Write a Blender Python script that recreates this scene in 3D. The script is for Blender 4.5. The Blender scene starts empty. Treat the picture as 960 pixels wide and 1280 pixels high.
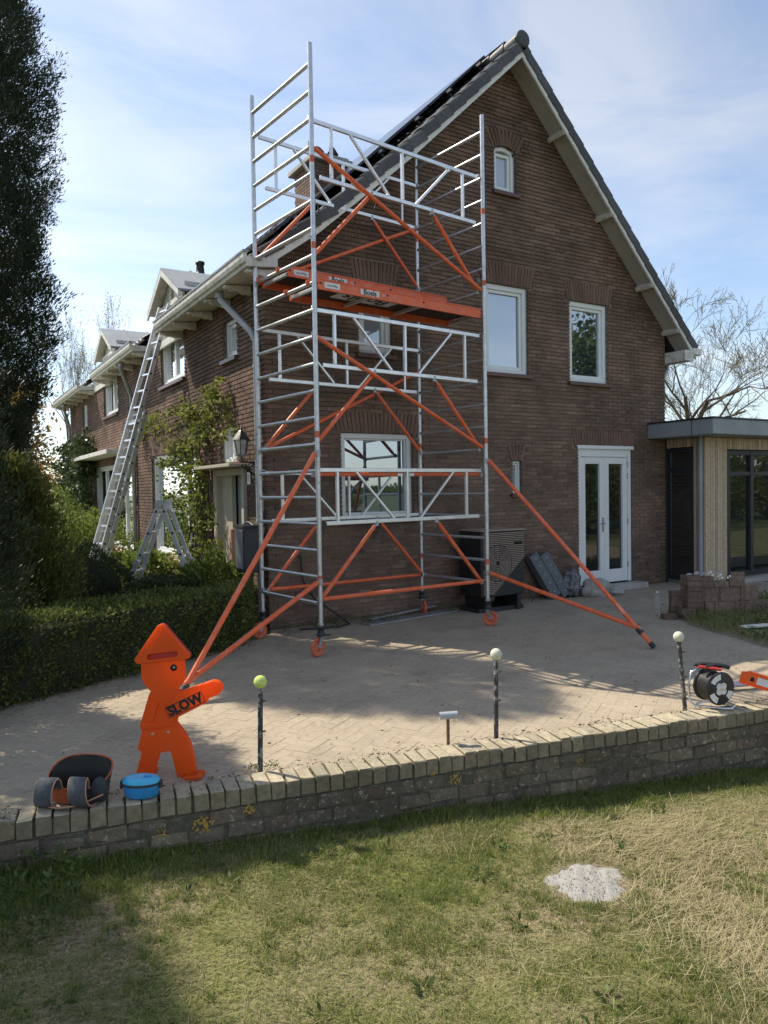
import bpy, bmesh, math, random
import numpy as np
from mathutils import Vector, Matrix
R = math.radians
rnd = random.Random(7)
npr = np.random.default_rng(11)
S = bpy.context.scene
COL = S.collection

# ------------------------------------------------------------------ camera
CAM = Vector((-3.636, -8.864, 1.786))
yaw, pit, rol = R(31.2626), R(-1.756), R(0.9515)
cy, sy, cp, sp, cr, sr = math.cos(yaw), math.sin(yaw), math.cos(pit), math.sin(pit), math.cos(rol), math.sin(rol)
r0 = Vector((cy, -sy, 0)); f0 = Vector((sy * cp, cy * cp, sp)); u0 = Vector((-sy * sp, -cy * sp, cp))
Rc = cr * r0 - sr * u0; Uc = cr * u0 + sr * r0
cam = bpy.data.cameras.new('camera'); camo = bpy.data.objects.new('camera', cam); COL.objects.link(camo)
camo.matrix_world = Matrix(((Rc.x, Uc.x, -f0.x, CAM.x), (Rc.y, Uc.y, -f0.y, CAM.y), (Rc.z, Uc.z, -f0.z, CAM.z), (0, 0, 0, 1)))
cam.sensor_fit = 'VERTICAL'; cam.sensor_height = 36; cam.sensor_width = 27; cam.lens = 922.9 / 1280 * 36
cam.clip_start = .05; cam.clip_end = 2000
S.camera = camo

# ------------------------------------------------------------------ light
SUN_AZ, SUN_EL = -61.0, 50.5        # direction the light travels, measured from +x; elevation
d = Vector((math.cos(R(SUN_EL)) * math.cos(R(SUN_AZ)), math.cos(R(SUN_EL)) * math.sin(R(SUN_AZ)), -math.sin(R(SUN_EL))))
sun = bpy.data.lights.new('sun', 'SUN'); sun.energy = 4.3; sun.angle = R(.53); sun.color = (1, .91, .76)
suno = bpy.data.objects.new('sun', sun); COL.objects.link(suno); suno.rotation_euler = d.to_track_quat('-Z', 'Y').to_euler()
suno.location = (-10, 18, 24)
W = bpy.data.worlds.new('World'); S.world = W; W.use_nodes = True
nt = W.node_tree; N = nt.nodes; Lk = nt.links
bg = N['Background']; bg.inputs[1].default_value = .126
sky = N.new('ShaderNodeTexSky'); sky.sky_type = 'NISHITA'; sky.sun_disc = False
sky.sun_elevation = R(SUN_EL); sky.sun_rotation = math.atan2(-d.x, -d.y); sky.air_density = 1.1; sky.dust_density = .45; sky.ozone_density = 3.5
tc = N.new('ShaderNodeTexCoord')
mp = N.new('ShaderNodeMapping'); mp.inputs['Scale'].default_value = (1.1, 2.1, 4.6); mp.inputs['Rotation'].default_value = (.2, .35, .5)
nz = N.new('ShaderNodeTexNoise'); nz.inputs['Scale'].default_value = 1.7; nz.inputs['Detail'].default_value = 9; nz.inputs['Roughness'].default_value = .58; nz.inputs['Distortion'].default_value = .5
rp = N.new('ShaderNodeValToRGB'); rp.color_ramp.elements[0].position = .37; rp.color_ramp.elements[0].color = (0.2, 0.2, 0.2, 1); rp.color_ramp.elements[1].position = .68; rp.color_ramp.elements[1].color = (.9, .9, .9, 1)
hs = N.new('ShaderNodeHueSaturation'); hs.inputs['Saturation'].default_value = .35; hs.inputs['Value'].default_value = 1.1
mx = N.new('ShaderNodeMixRGB')
Lk.new(tc.outputs['Generated'], mp.inputs[0]); Lk.new(mp.outputs[0], nz.inputs[0]); Lk.new(nz.outputs[0], rp.inputs[0])
Lk.new(sky.outputs[0], hs.inputs['Color']); Lk.new(rp.outputs[0], mx.inputs[0]); Lk.new(sky.outputs[0], mx.inputs[1]); Lk.new(hs.outputs[0], mx.inputs[2])
Lk.new(mx.outputs[0], bg.inputs[0])
S.view_settings.view_transform = 'Standard'; S.view_settings.look = 'None'; S.view_settings.gamma = 1
S.view_settings.exposure = 0.55
S.cycles.max_bounces = 6; S.cycles.diffuse_bounces = 3; S.cycles.glossy_bounces = 3; S.cycles.transparent_max_bounces = 6

# ------------------------------------------------------------------ materials
def nodemat(name):
    m = bpy.data.materials.new(name); m.use_nodes = True
    return m, m.node_tree.nodes, m.node_tree.links, m.node_tree.nodes['Principled BSDF']
def randval(n, l):
    oi = n.new('ShaderNodeObjectInfo'); ge = n.new('ShaderNodeNewGeometry')
    a = n.new('ShaderNodeMath'); a.operation = 'ADD'; l.new(oi.outputs['Random'], a.inputs[0]); l.new(ge.outputs['Random Per Island'], a.inputs[1])
    f = n.new('ShaderNodeMath'); f.operation = 'FRACT'; l.new(a.outputs[0], f.inputs[0]); return f.outputs[0]
def ramp(n, l, src, cols, pos=None):
    r = n.new('ShaderNodeValToRGB'); e = r.color_ramp.elements
    k = len(cols); pos = pos or [i / (k - 1) for i in range(k)]
    while len(e) < k: e.new(.5)
    for i in range(k): e[i].position = pos[i]; e[i].color = (*cols[i], 1)
    l.new(src, r.inputs[0]); return r.outputs[0]
def noise(n, l, scale, detail=4, rough=.6, vec=None, dist=0):
    t = n.new('ShaderNodeTexNoise'); t.inputs['Scale'].default_value = scale; t.inputs['Detail'].default_value = detail; t.inputs['Roughness'].default_value = rough; t.inputs['Distortion'].default_value = dist
    if vec is None:
        g = n.new('ShaderNodeNewGeometry'); vec = g.outputs['Position']
    l.new(vec, t.inputs['Vector']); return t.outputs['Fac']
def mixc(n, l, fac, a, b, mode='MIX'):
    m = n.new('ShaderNodeMixRGB'); m.blend_type = mode
    for i, s in ((0, fac), (1, a), (2, b)):
        if hasattr(s, 'is_output'): l.new(s, m.inputs[i])
        elif i == 0: m.inputs[0].default_value = s
        else: m.inputs[i].default_value = (*s, 1)
    return m.outputs[0]
def bump(n, l, b, h, strength=.3, dist=.01):
    k = n.new('ShaderNodeBump'); k.inputs['Strength'].default_value = strength; k.inputs['Distance'].default_value = dist
    l.new(h, k.inputs['Height']); l.new(k.outputs[0], b.inputs['Normal'])
def mat(name, col, rough=.6, metal=0, var=.15, scale=6, dirt=None, dirtamt=.35, dirtscale=3, bmp=0, bscale=60, spec=.5):
    m, n, l, b = nodemat(name)
    lo = tuple(c * (1 - var) for c in col); hi = tuple(min(1, c * (1 + var)) for c in col)
    c = ramp(n, l, noise(n, l, scale, 5), [lo, hi], [.3, .7])
    if dirt:
        f = ramp(n, l, noise(n, l, dirtscale, 8, .7), [(0, 0, 0), (dirtamt,) * 3], [.48, .66])
        c = mixc(n, l, f, c, dirt)
    l.new(c, b.inputs['Base Color']); b.inputs['Roughness'].default_value = rough; b.inputs['Metallic'].default_value = metal
    b.inputs['Specular IOR Level'].default_value = spec
    if bmp: bump(n, l, b, noise(n, l, bscale, 4), bmp, .004)
    return m
def brickmat(name, cols, stain=(.5, .5, .5), stainamt=0, rough=.85, stscale=9, bscale=90, bstr=.5, big=.25, stpos=(.55, .68)):
    m, n, l, b = nodemat(name)
    c = ramp(n, l, randval(n, l), cols)
    nn = noise(n, l, 26, 6, .65)
    c = mixc(n, l, 1.0, c, ramp(n, l, nn, [(.72,) * 3, (1.25,) * 3], [.3, .7]), 'MULTIPLY')
    c = mixc(n, l, 1.0, c, ramp(n, l, noise(n, l, .9, 5), [(1 - big,) * 3, (1 + big,) * 3], [.35, .65]), 'MULTIPLY')
    if stainamt:
        f = ramp(n, l, noise(n, l, stscale, 8, .75), [(0, 0, 0), (stainamt,) * 3], list(stpos))
        c = mixc(n, l, f, c, stain)
    l.new(c, b.inputs['Base Color']); b.inputs['Roughness'].default_value = rough; b.inputs['Specular IOR Level'].default_value = .25
    bump(n, l, b, noise(n, l, bscale, 4), bstr, .004)
    return m
def leafmat(name, cols, trans=.35, rough=.55):
    m, n, l, b = nodemat(name)
    c = ramp(n, l, randval(n, l), cols)
    c = mixc(n, l, 1.0, c, ramp(n, l, noise(n, l, 2.5, 4), [(.65,) * 3, (1.3,) * 3], [.3, .7]), 'MULTIPLY')
    l.new(c, b.inputs['Base Color']); b.inputs['Roughness'].default_value = rough; b.inputs['Specular IOR Level'].default_value = .3
    t = n.new('ShaderNodeBsdfTranslucent'); l.new(c, t.inputs[0])
    mxs = n.new('ShaderNodeMixShader'); mxs.inputs[0].default_value = trans
    l.new(b.outputs[0], mxs.inputs[1]); l.new(t.outputs[0], mxs.inputs[2]); l.new(mxs.outputs[0], n['Material Output'].inputs[0])
    return m
def glassmat(name, base, refl, tint=(.9, .95, 1)):
    m, n, l, b = nodemat(name)
    b.inputs['Base Color'].default_value = (*base, 1); b.inputs['Roughness'].default_value = .15; b.inputs['Specular IOR Level'].default_value = .1
    g = n.new('ShaderNodeBsdfGlossy'); g.inputs['Roughness'].default_value = .012; g.inputs[0].default_value = (*tint, 1)
    fr = n.new('ShaderNodeFresnel'); fr.inputs[0].default_value = 1.5
    a = n.new('ShaderNodeMath'); a.operation = 'ADD'; a.use_clamp = True; a.inputs[1].default_value = refl; l.new(fr.outputs[0], a.inputs[0])
    s = n.new('ShaderNodeMixShader'); l.new(a.outputs[0], s.inputs[0]); l.new(b.outputs[0], s.inputs[1]); l.new(g.outputs[0], s.inputs[2]); l.new(s.outputs[0], n['Material Output'].inputs[0])
    k = n.new('ShaderNodeBump'); k.inputs['Strength'].default_value = .012; k.inputs['Distance'].default_value = .05
    l.new(noise(n, l, 1.6, 2), k.inputs['Height']); l.new(k.outputs[0], g.inputs['Normal'])
    return m
M = {}
M['brick'] = brickmat('house_brick', [(.142, .088, .063), (.19, .12, .088), (.168, .108, .08), (.23, .148, .11), (.14, .09, .068), (.205, .132, .098)], (.3, .27, .25), .35, stscale=5, bstr=1.0, big=.34)
M['brick_arch'] = brickmat('arch_brick', [(.165, .103, .078), (.205, .13, .1), (.18, .114, .088), (.23, .146, .112)], bstr=.6)
M['mortar'] = mat('mortar', (.24, .21, .185), .95, var=.3, scale=14, bmp=.5)
M['pointing'] = mat('pale_pointing', (.29, .245, .2), .95, var=.3, scale=9, dirt=(.16, .12, .1), dirtamt=.8, dirtscale=3)
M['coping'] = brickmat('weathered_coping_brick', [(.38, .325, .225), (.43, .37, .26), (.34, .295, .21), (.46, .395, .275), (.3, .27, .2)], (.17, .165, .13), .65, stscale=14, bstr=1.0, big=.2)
M['wallbrick'] = brickmat('lichened_wall_brick', [(.15, .124, .09), (.12, .1, .074), (.185, .15, .106), (.14, .104, .076)], (.4, .38, .32), .85, stscale=30, bstr=1.0, big=.35, stpos=(.57, .62))
M['copface'] = brickmat('shaded_lichen_coping_face', [(.225, .19, .13), (.26, .22, .15), (.19, .162, .115), (.24, .195, .125)], (.09, .085, .06), .6, stscale=16, bstr=1.0, big=.25)  # coping sides darker than tops: shade put into the colour, plus lichen
M['wallmortar'] = mat('wall_mortar', (.095, .085, .06), .95, var=.4, scale=25, bmp=.8)
M['lichen'] = mat('orange_lichen', (.4, .26, .06), .9, var=.35, scale=60, bmp=.8)
M['paver'] = brickmat('clay_paver', [(.34, .282, .205), (.36, .3, .222), (.325, .27, .197), (.37, .31, .23), (.335, .276, .206)], (.42, .35, .255), .85, stscale=2.2, bstr=.6, big=.14, stpos=(.4, .62))
M['sandbase'] = mat('sand_joint', (.34, .28, .203), .95, var=.2, scale=5, dirt=(.22, .18, .135), dirtamt=.5, dirtscale=1.2, bmp=.5)
M['alu'] = mat('aluminium', (.62, .63, .64), .42, .85, var=.12, scale=14, dirt=(.4, .4, .4), dirtamt=.5, dirtscale=20)
M['alu2'] = mat('ladder_aluminium', (.78, .79, .8), .36, .75, var=.1, scale=9)
M['steel'] = mat('galvanised_steel', (.4, .41, .42), .5, .7, var=.2, scale=30)
M['orange'] = mat('orange_powder_coat', (.78, .13, .035), .42, 0, var=.12, scale=9, dirt=(.55, .33, .25), dirtamt=.45, dirtscale=14)
M['orange2'] = mat('safety_orange_plastic', (.95, .13, .025), .45, 0, var=.04, scale=7, bmp=.05, bscale=200)
def glowplastic(name, col):
    m, n, l, b = nodemat(name); b.inputs['Roughness'].default_value = .42; c = mixc(n, l, ramp(n, l, noise(n, l, 22, 9, .75), [(0, 0, 0), (.55,) * 3], [.56, .74]), col, (.62, .22, .09)); l.new(c, b.inputs['Base Color'])
    bump(n, l, b, noise(n, l, 130, 4), .12, .003)
    t = n.new('ShaderNodeBsdfTranslucent'); l.new(c, t.inputs[0]); x = n.new('ShaderNodeMixShader'); x.inputs[0].default_value = .6
    l.new(b.outputs[0], x.inputs[1]); l.new(t.outputs[0], x.inputs[2]); l.new(x.outputs[0], n['Material Output'].inputs[0]); return m
M['orangeglow'] = glowplastic('fluorescent_orange_plastic', (1.0, .21, .03))
M['wheel'] = mat('orange_rubber', (.6, .13, .06), .6, var=.15, scale=20, dirt=(.3, .2, .15), dirtamt=.5, dirtscale=30)
M['black'] = mat('black_plastic', (.025, .025, .027), .45, var=.2, scale=30)
M['deck'] = mat('brown_ply_deck', (.05, .035, .028), .6, var=.3, scale=10)
M['white'] = mat('white_paint', (.78, .79, .78), .35, var=.03, scale=5)
M['cream'] = mat('weathered_cream_paint', (.7, .68, .62), .6, var=.08, scale=3, dirt=(.36, .33, .27), dirtamt=.65, dirtscale=7)
M['verge'] = mat('flaking_white_paint', (.78, .77, .72), .6, var=.08, scale=4, dirt=(.4, .37, .32), dirtamt=.5, dirtscale=11)
M['soffit'] = mat('grey_soffit_board', (.46, .435, .38), .7, var=.1, scale=4, dirt=(.3, .27, .22), dirtamt=.4, dirtscale=5)
M['tile'] = brickmat('dark_roof_tile', [(.07, .07, .074), (.09, .09, .094), (.078, .077, .079), (.1, .1, .102)], (.13, .13, .11), .35, stscale=8, rough=.5, bstr=.3)
M['solar'] = mat('solar_panel_black', (.012, .013, .018), .15, var=.1)
M['zinc'] = mat('zinc_sheet', (.31, .335, .36), .62, .25, var=.14, scale=2.5, dirt=(.3, .31, .32), dirtamt=.6, dirtscale=2)
M['gutterzinc'] = mat('grey_gutter_pipe', (.42, .43, .44), .5, .35, var=.15, scale=4)
M['sill'] = mat('brown_sill_tile', (.12, .06, .045), .4, var=.2, scale=12)
M['terra'] = mat('terracotta_sill', (.42, .24, .17), .6, var=.15, scale=12)
M['glass'] = glassmat('reflective_pane', (.03, .036, .045), .33, (.82, .91, 1))
M['glass_dark'] = glassmat('dark_pane', (.012, .014, .014), .06)
M['glass_lace'] = glassmat('frosted_pane', (.3, .33, .37), .2)
M['anthracite'] = mat('anthracite_frame', (.022, .026, .036), .4, var=.1)
M['grey'] = mat('grey_door', (.3, .34, .35), .5, var=.08)
M['stone'] = mat('grey_stone', (.36, .34, .3), .9, var=.25, scale=12, bmp=.8, bscale=40)
M['concrete'] = mat('pale_concrete', (.42, .4, .37), .9, var=.14, scale=5, dirt=(.28, .25, .21), dirtamt=.6, bmp=.4)
M['rubber'] = mat('dark_grey_block', (.12, .13, .14), .7, var=.15, scale=20, bmp=.3)
M['hp'] = mat('heat_pump_black', (.022, .022, .023), .5, var=.1)
M['hpbrown'] = mat('heat_pump_louvre', (.36, .275, .22), .5, var=.1)
M['wood'] = brickmat('larch_board', [(.47, .36, .24), (.58, .46, .33), (.38, .285, .19), (.63, .52, .38)], rough=.7, bstr=.15, big=.05)
M['oldwood'] = mat('weathered_door_wood', (.46, .42, .34), .8, var=.16, scale=9, dirt=(.3, .26, .2), dirtamt=.6, dirtscale=9)
M['rust'] = mat('rusty_iron', (.17, .085, .05), .9, var=.35, scale=40, bmp=.4)
M['flaky'] = mat('flaking_black_paint', (.035, .035, .036), .6, var=.2, scale=20, dirt=(.42, .42, .4), dirtamt=.95, dirtscale=24)
M['tennis'] = mat('tennis_ball_yellow', (.58, .7, .19), .95, var=.15, scale=60, bmp=.6, bscale=400)
M['tennisold'] = mat('bleached_tennis_ball', (.62, .61, .48), .95, var=.15, scale=50, bmp=.6, bscale=400)
M['pipe'] = mat('grey_pvc', (.36, .39, .42), .45, var=.06)
M['blue'] = mat('blue_plastic', (.03, .27, .62), .35, var=.04)
M['bluelid'] = mat('light_blue_plastic', (.06, .45, .72), .35, var=.04)
M['fabric'] = mat('charcoal_fabric', (.045, .048, .055), .9, var=.2, scale=60, bmp=.4, bscale=300)
M['fabgrey'] = mat('grey_strap_fabric', (.075, .085, .095), .9, var=.2, scale=60, bmp=.4, bscale=300)
M['fabor'] = mat('orange_fabric', (.42, .1, .03), .85, var=.15, scale=40)  # orange-brown, darkened: shade under the bag straps is in the colour
M['trim'] = mat('salmon_piping', (.55, .27, .18), .8, var=.1)
M['chrome'] = mat('chrome_tube', (.75, .76, .78), .18, 1, var=.03)
M['red'] = mat('red_plastic', (.6, .05, .05), .4, var=.05)
M['slotshade'] = mat('recess_shade_red', (.42, .03, .02), .5, var=.05)  # orange hat's slot: shade inside the recess painted as dark red
M['print'] = mat('black_print', (.012, .012, .012), .6, var=.02)
M['labelw'] = mat('white_label', (.75, .74, .72), .5, var=.05, scale=30)
M['lilac'] = mat('lilac_pipe', (.5, .47, .58), .4, var=.05)
M['paleplank'] = mat('pale_plank', (.75, .73, .64), .6, var=.08)
M['bottle'] = nodemat('clear_plastic')[0]; pb0 = M['bottle'].node_tree.nodes['Principled BSDF']; pb0.inputs['Transmission Weight'].default_value = .92; pb0.inputs['IOR'].default_value = 1.12; pb0.inputs['Roughness'].default_value = .06; pb0.inputs['Base Color'].default_value = (.9, .93, .93, 1)
M['bagplastic'] = mat('crumpled_plastic', (.12, .12, .13), .25, var=.9, scale=14, bmp=1.0, bscale=16)
M['stackbrick'] = brickmat('old_paving_brick', [(.155, .105, .08), (.2, .14, .105), (.175, .115, .09), (.22, .16, .12)], (.36, .32, .27), .4, stscale=12)
M['bark'] = mat('bark', (.13, .11, .085), .95, var=.35, scale=18, bmp=.8)
M['twig'] = mat('pale_twig', (.13, .11, .085), .9, var=.25, scale=3)
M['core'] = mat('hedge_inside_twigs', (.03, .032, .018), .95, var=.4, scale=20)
M['conifer'] = leafmat('dark_conifer_spray', [(.034, .05, .026), (.046, .064, .03), (.058, .074, .038), (.04, .054, .032)], .2)
M['thuja'] = leafmat('golden_conifer_spray', [(.1, .12, .028), (.16, .17, .035), (.075, .095, .03), (.2, .2, .045)], .3)
M['yew'] = leafmat('yew_leaf', [(.042, .064, .024), (.058, .082, .03), (.075, .1, .034)], .2)
M['box'] = leafmat('clipped_hedge_leaf', [(.085, .118, .03), (.112, .15, .037), (.15, .178, .046), (.2, .21, .055)], .3)
M['shrub'] = leafmat('fresh_shrub_leaf', [(.11, .16, .03), (.16, .21, .04), (.2, .25, .06), (.08, .12, .03)], .45)
M['vine'] = leafmat('young_vine_leaf', [(.12, .15, .03), (.18, .2, .045), (.22, .24, .06), (.09, .12, .03)], .45)
M['ivy'] = leafmat('ivy_leaf', [(.03, .055, .02), (.05, .08, .028), (.075, .11, .04), (.12, .15, .07)], .25, .35)
M['blossom'] = leafmat('copper_young_leaf', [(.36, .2, .075), (.42, .27, .09), (.3, .2, .06), (.25, .24, .06)], .4)
M['treeleaf'] = leafmat('tree_leaf', [(.05, .08, .02), (.08, .11, .03), (.11, .14, .035), (.14, .16, .05)], .4)
M['catkin'] = leafmat('willow_catkin', [(.34, .32, .14), (.42, .4, .2), (.28, .28, .1)], .3)
M['bud'] = mat('white_bud', (.85, .83, .8), .6, var=.05)
M['weed'] = leafmat('weed_leaf', [(.05, .085, .02), (.08, .12, .03), (.1, .14, .04), (.13, .15, .06)], .35)
M['sand'] = mat('white_sand', (.33, .315, .285), .95, var=.12, scale=30, dirt=(.35, .32, .27), dirtamt=.4, dirtscale=9, bmp=1.0, bscale=60)
def lawnmat():
    m, n, l, b = nodemat('patchy_lawn_soil')
    a = ramp(n, l, noise(n, l, 1.1, 6, .6), [(.18, .19, .06), (.25, .22, .11), (.32, .25, .165)], [.36, .5, .64])
    f = ramp(n, l, noise(n, l, 38, 6, .7), [(.4,) * 3, (1.5,) * 3], [.34, .66])
    c = mixc(n, l, 1, a, f, 'MULTIPLY')
    l.new(c, b.inputs['Base Color']); b.inputs['Roughness'].default_value = .98; b.inputs['Specular IOR Level'].default_value = .1
    bump(n, l, b, noise(n, l, 55, 6, .7), 1.0, .02); return m
M['lawn'] = lawnmat()
def grassmat():
    m, n, l, b = nodemat('grass_blade')
    rv = randval(n, l)
    green = ramp(n, l, rv, [(.08, .14, .022), (.125, .195, .032), (.185, .24, .045), (.265, .28, .07), (.4, .34, .15)], [0, .35, .6, .85, 1])
    dry = ramp(n, l, rv, [(.36, .3, .16), (.5, .42, .25), (.6, .52, .34), (.22, .22, .07)], [0, .4, .8, 1])
    at = n.new('ShaderNodeAttribute'); at.attribute_name = 'dry'
    c = mixc(n, l, at.outputs['Fac'], green, dry)
    l.new(c, b.inputs['Base Color']); b.inputs['Roughness'].default_value = .6; b.inputs['Specular IOR Level'].default_value = .25
    t = n.new('ShaderNodeBsdfTranslucent'); l.new(c, t.inputs[0]); s = n.new('ShaderNodeMixShader'); s.inputs[0].default_value = .35
    l.new(b.outputs[0], s.inputs[1]); l.new(t.outputs[0], s.inputs[2]); l.new(s.outputs[0], n['Material Output'].inputs[0]); return m
M['grass'] = grassmat()
M['ground'] = mat('garden_ground', (.13, .13, .05), .98, var=.4, scale=1.5, bmp=.8, bscale=30)
M['soil'] = mat('dry_soil', (.24, .19, .13), .98, var=.3, scale=9, bmp=1.0, bscale=40)

# ------------------------------------------------------------------ mesh helpers
class MB:
    def __init__(s): s.v = []; s.f = []; s.mi = []; s.sm = []
    def add(s, vs, fs, mi=0, smooth=False):
        o = len(s.v); s.v += [tuple(x) for x in vs]
        for f in fs: s.f.append(tuple(o + i for i in f)); s.mi.append(mi); s.sm.append(smooth)
        return s
    def box(s, c, h, m=None, mi=0):          # centre, half sizes, 3x3 axes
        c = Vector(c); X, Y, Z = (m.col if m else Matrix.Identity(3).col)
        vs = [c + X * (a * h[0]) + Y * (b * h[1]) + Z * (e * h[2]) for e in (-1, 1) for b in (-1, 1) for a in (-1, 1)]
        return s.add(vs, [(0, 2, 3, 1), (4, 5, 7, 6), (0, 1, 5, 4), (2, 6, 7, 3), (1, 3, 7, 5), (0, 4, 6, 2)], mi)
    def b2(s, a, b, mi=0):                   # min, max
        return s.box([(p + q) / 2 for p, q in zip(a, b)], [abs(q - p) / 2 for p, q in zip(a, b)], None, mi)
    def tube(s, pts, r, seg=10, mi=0, cap=True, closed=False):
        pts = [Vector(p) for p in pts]; n = len(pts); rr = r if isinstance(r, (list, tuple)) else [r] * n
        t0 = (pts[1] - pts[0]).normalized(); up = Vector((0, 0, 1)) if abs(t0.z) < .9 else Vector((1, 0, 0))
        x = t0.cross(up).normalized(); rings = []; vs = []
        for i, p in enumerate(pts):
            if closed: t = (pts[(i + 1) % n] - pts[i - 1]).normalized()
            else: t = (pts[min(i + 1, n - 1)] - pts[max(i - 1, 0)]).normalized()
            x = (x - t * x.dot(t)).normalized(); y = t.cross(x)
            vs += [p + (x * math.cos(2 * math.pi * k / seg) + y * math.sin(2 * math.pi * k / seg)) * rr[i] for k in range(seg)]
        fs = []
        for i in range(n if closed else n - 1):
            for k in range(seg):
                a = i * seg + k; b = i * seg + (k + 1) % seg; j = ((i + 1) % n) * seg
                fs.append((a, b, j + (k + 1) % seg, j + k))
        s.add(vs, fs, mi, True)
        if cap and not closed:
            s.add(vs[:seg], [tuple(range(seg))[::-1]], mi); s.add(vs[-seg:], [tuple(range(seg))], mi)
        return s
    def bar(s, p, q, w, h, up=(0, 0, 1), mi=0):   # rectangular bar from p to q
        p, q = Vector(p), Vector(q); t = (q - p); L = t.length; t.normalize(); u = Vector(up)
        x = t.cross(u); x = x.normalized() if x.length > 1e-5 else Vector((1, 0, 0)); y = x.cross(t)
        return s.box((p + q) / 2, (w / 2, L / 2, h / 2), Matrix((x, t, y)).transposed(), mi)
    def lathe(s, prof, c=(0, 0, 0), axes=None, seg=20, mi=0, smooth=True, sx=1, sy=1):
        A = axes or Matrix.Identity(3); c = Vector(c); vs = []
        for r, z in prof:
            for k in range(seg):
                a = 2 * math.pi * k / seg; vs.append(c + A @ Vector((r * math.cos(a) * sx, r * math.sin(a) * sy, z)))
        fs = []
        for i in range(len(prof) - 1):
            for k in range(seg):
                fs.append((i * seg + k, i * seg + (k + 1) % seg, (i + 1) * seg + (k + 1) % seg, (i + 1) * seg + k))
        s.add(vs, fs, mi, smooth)
        if prof[0][0] > 1e-6: s.add(vs[:seg], [tuple(range(seg))[::-1]], mi)
        if prof[-1][0] > 1e-6: s.add(vs[-seg:], [tuple(range(seg))], mi)
        return s
    def sphere(s, c, r, seg=16, rings=10, mi=0, sc=(1, 1, 1)):
        vs = []; 
        for i in range(rings + 1):
            p = math.pi * i / rings
            for k in range(seg):
                a = 2 * math.pi * k / seg; vs.append((c[0] + r * sc[0] * math.sin(p) * math.cos(a), c[1] + r * sc[1] * math.sin(p) * math.sin(a), c[2] + r * sc[2] * math.cos(p)))
        fs = [(i * seg + k, (i + 1) * seg + k, (i + 1) * seg + (k + 1) % seg, i * seg + (k + 1) % seg) for i in range(rings) for k in range(seg)]
        return s.add(vs, fs, mi, True)
    def prism(s, poly, O, X, Y, n, t, mi=0):   # 2d polygon in plane O,X,Y extruded by t along n
        O, X, Y, n = Vector(O), Vector(X), Vector(Y), Vector(n); k = len(poly)
        a = [O + X * p[0] + Y * p[1] for p in poly]; b = [q + n * t for q in a]
        s.add(a + b, [tuple(range(k))[::-1], tuple(range(k, 2 * k))] + [(i, (i + 1) % k, k + (i + 1) % k, k + i) for i in range(k)], mi); return s
    def quad(s, a, b, c, e, mi=0): return s.add([a, b, c, e], [(0, 1, 2, 3)], mi)
def rootloc(p):
    L = Vector((0, 0, 0))
    while p is not None: L += p.location; p = p.parent
    return L
def build(name, mb, ms, parent=None, loc=None, bevel=0, seg=2):
    me = bpy.data.meshes.new(name); base = rootloc(parent) if parent else Vector(loc or (0, 0, 0))
    V = np.array(mb.v, dtype=float) - np.array(base)
    me.from_pydata(V.tolist(), [], mb.f)
    for m in (ms if isinstance(ms, (list, tuple)) else [ms]): me.materials.append(M[m])
    me.polygons.foreach_set('material_index', mb.mi); me.polygons.foreach_set('use_smooth', mb.sm)
    me.update(); bm = bmesh.new(); bm.from_mesh(me); bmesh.ops.recalc_face_normals(bm, faces=bm.faces) if name in RECALC else None
    if name in RECALC: bm.to_mesh(me)
    bm.free()
    o = bpy.data.objects.new(name, me); COL.objects.link(o)
    if parent: o.parent = parent
    else: o.location = base
    if bevel:
        b = o.modifiers.new('bevel', 'BEVEL'); b.width = bevel; b.segments = seg; b.limit_method = 'ANGLE'; b.angle_limit = R(40); b.harden_normals = False
    return o
RECALC = set()
def tag(o, label=None, cat=None, group=None, kind=None):
    for k, v in (('label', label), ('category', cat), ('group', group), ('kind', kind)):
        if v: o[k] = v
    return o
def thing(name, loc, label, cat, group=None):
    o = bpy.data.objects.new(name, None); COL.objects.link(o); o.location = loc; o.empty_display_size = .1
    return tag(o, label, cat, group)
def share(name, me, parent, pos, rot=None):
    o = bpy.data.objects.new(name, me); COL.objects.link(o); o.parent = parent
    o.location = Vector(pos) - rootloc(parent)
    if rot is not None: o.rotation_euler = rot
    return o
def arr_mesh(name, V, F, m, parent=None, loc=(0, 0, 0), attr=None, smooth=False):
    me = bpy.data.meshes.new(name); base = rootloc(parent) if parent else Vector(loc)
    V = np.asarray(V, dtype=np.float32) - np.array(base, dtype=np.float32); F = np.asarray(F, dtype=np.int32); k = F.shape[1]
    me.vertices.add(len(V)); me.vertices.foreach_set('co', V.ravel())
    me.loops.add(F.size); me.loops.foreach_set('vertex_index', F.ravel())
    me.polygons.add(len(F)); me.polygons.foreach_set('loop_start', np.arange(len(F), dtype=np.int32) * k)
    me.polygons.foreach_set('loop_total', np.full(len(F), k, dtype=np.int32))
    if smooth: me.polygons.foreach_set('use_smooth', np.ones(len(F), dtype=bool))
    me.materials.append(M[m]); me.update(calc_edges=True)
    if attr is not None:
        a = me.attributes.new(attr[0], 'FLOAT', 'POINT'); a.data.foreach_set('value', np.asarray(attr[1], dtype=np.float32))
    o = bpy.data.objects.new(name, me); COL.objects.link(o)
    if parent: o.parent = parent
    else: o.location = base
    return o
def unit(a): return a / (np.linalg.norm(a, axis=-1, keepdims=True) + 1e-9)
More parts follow.
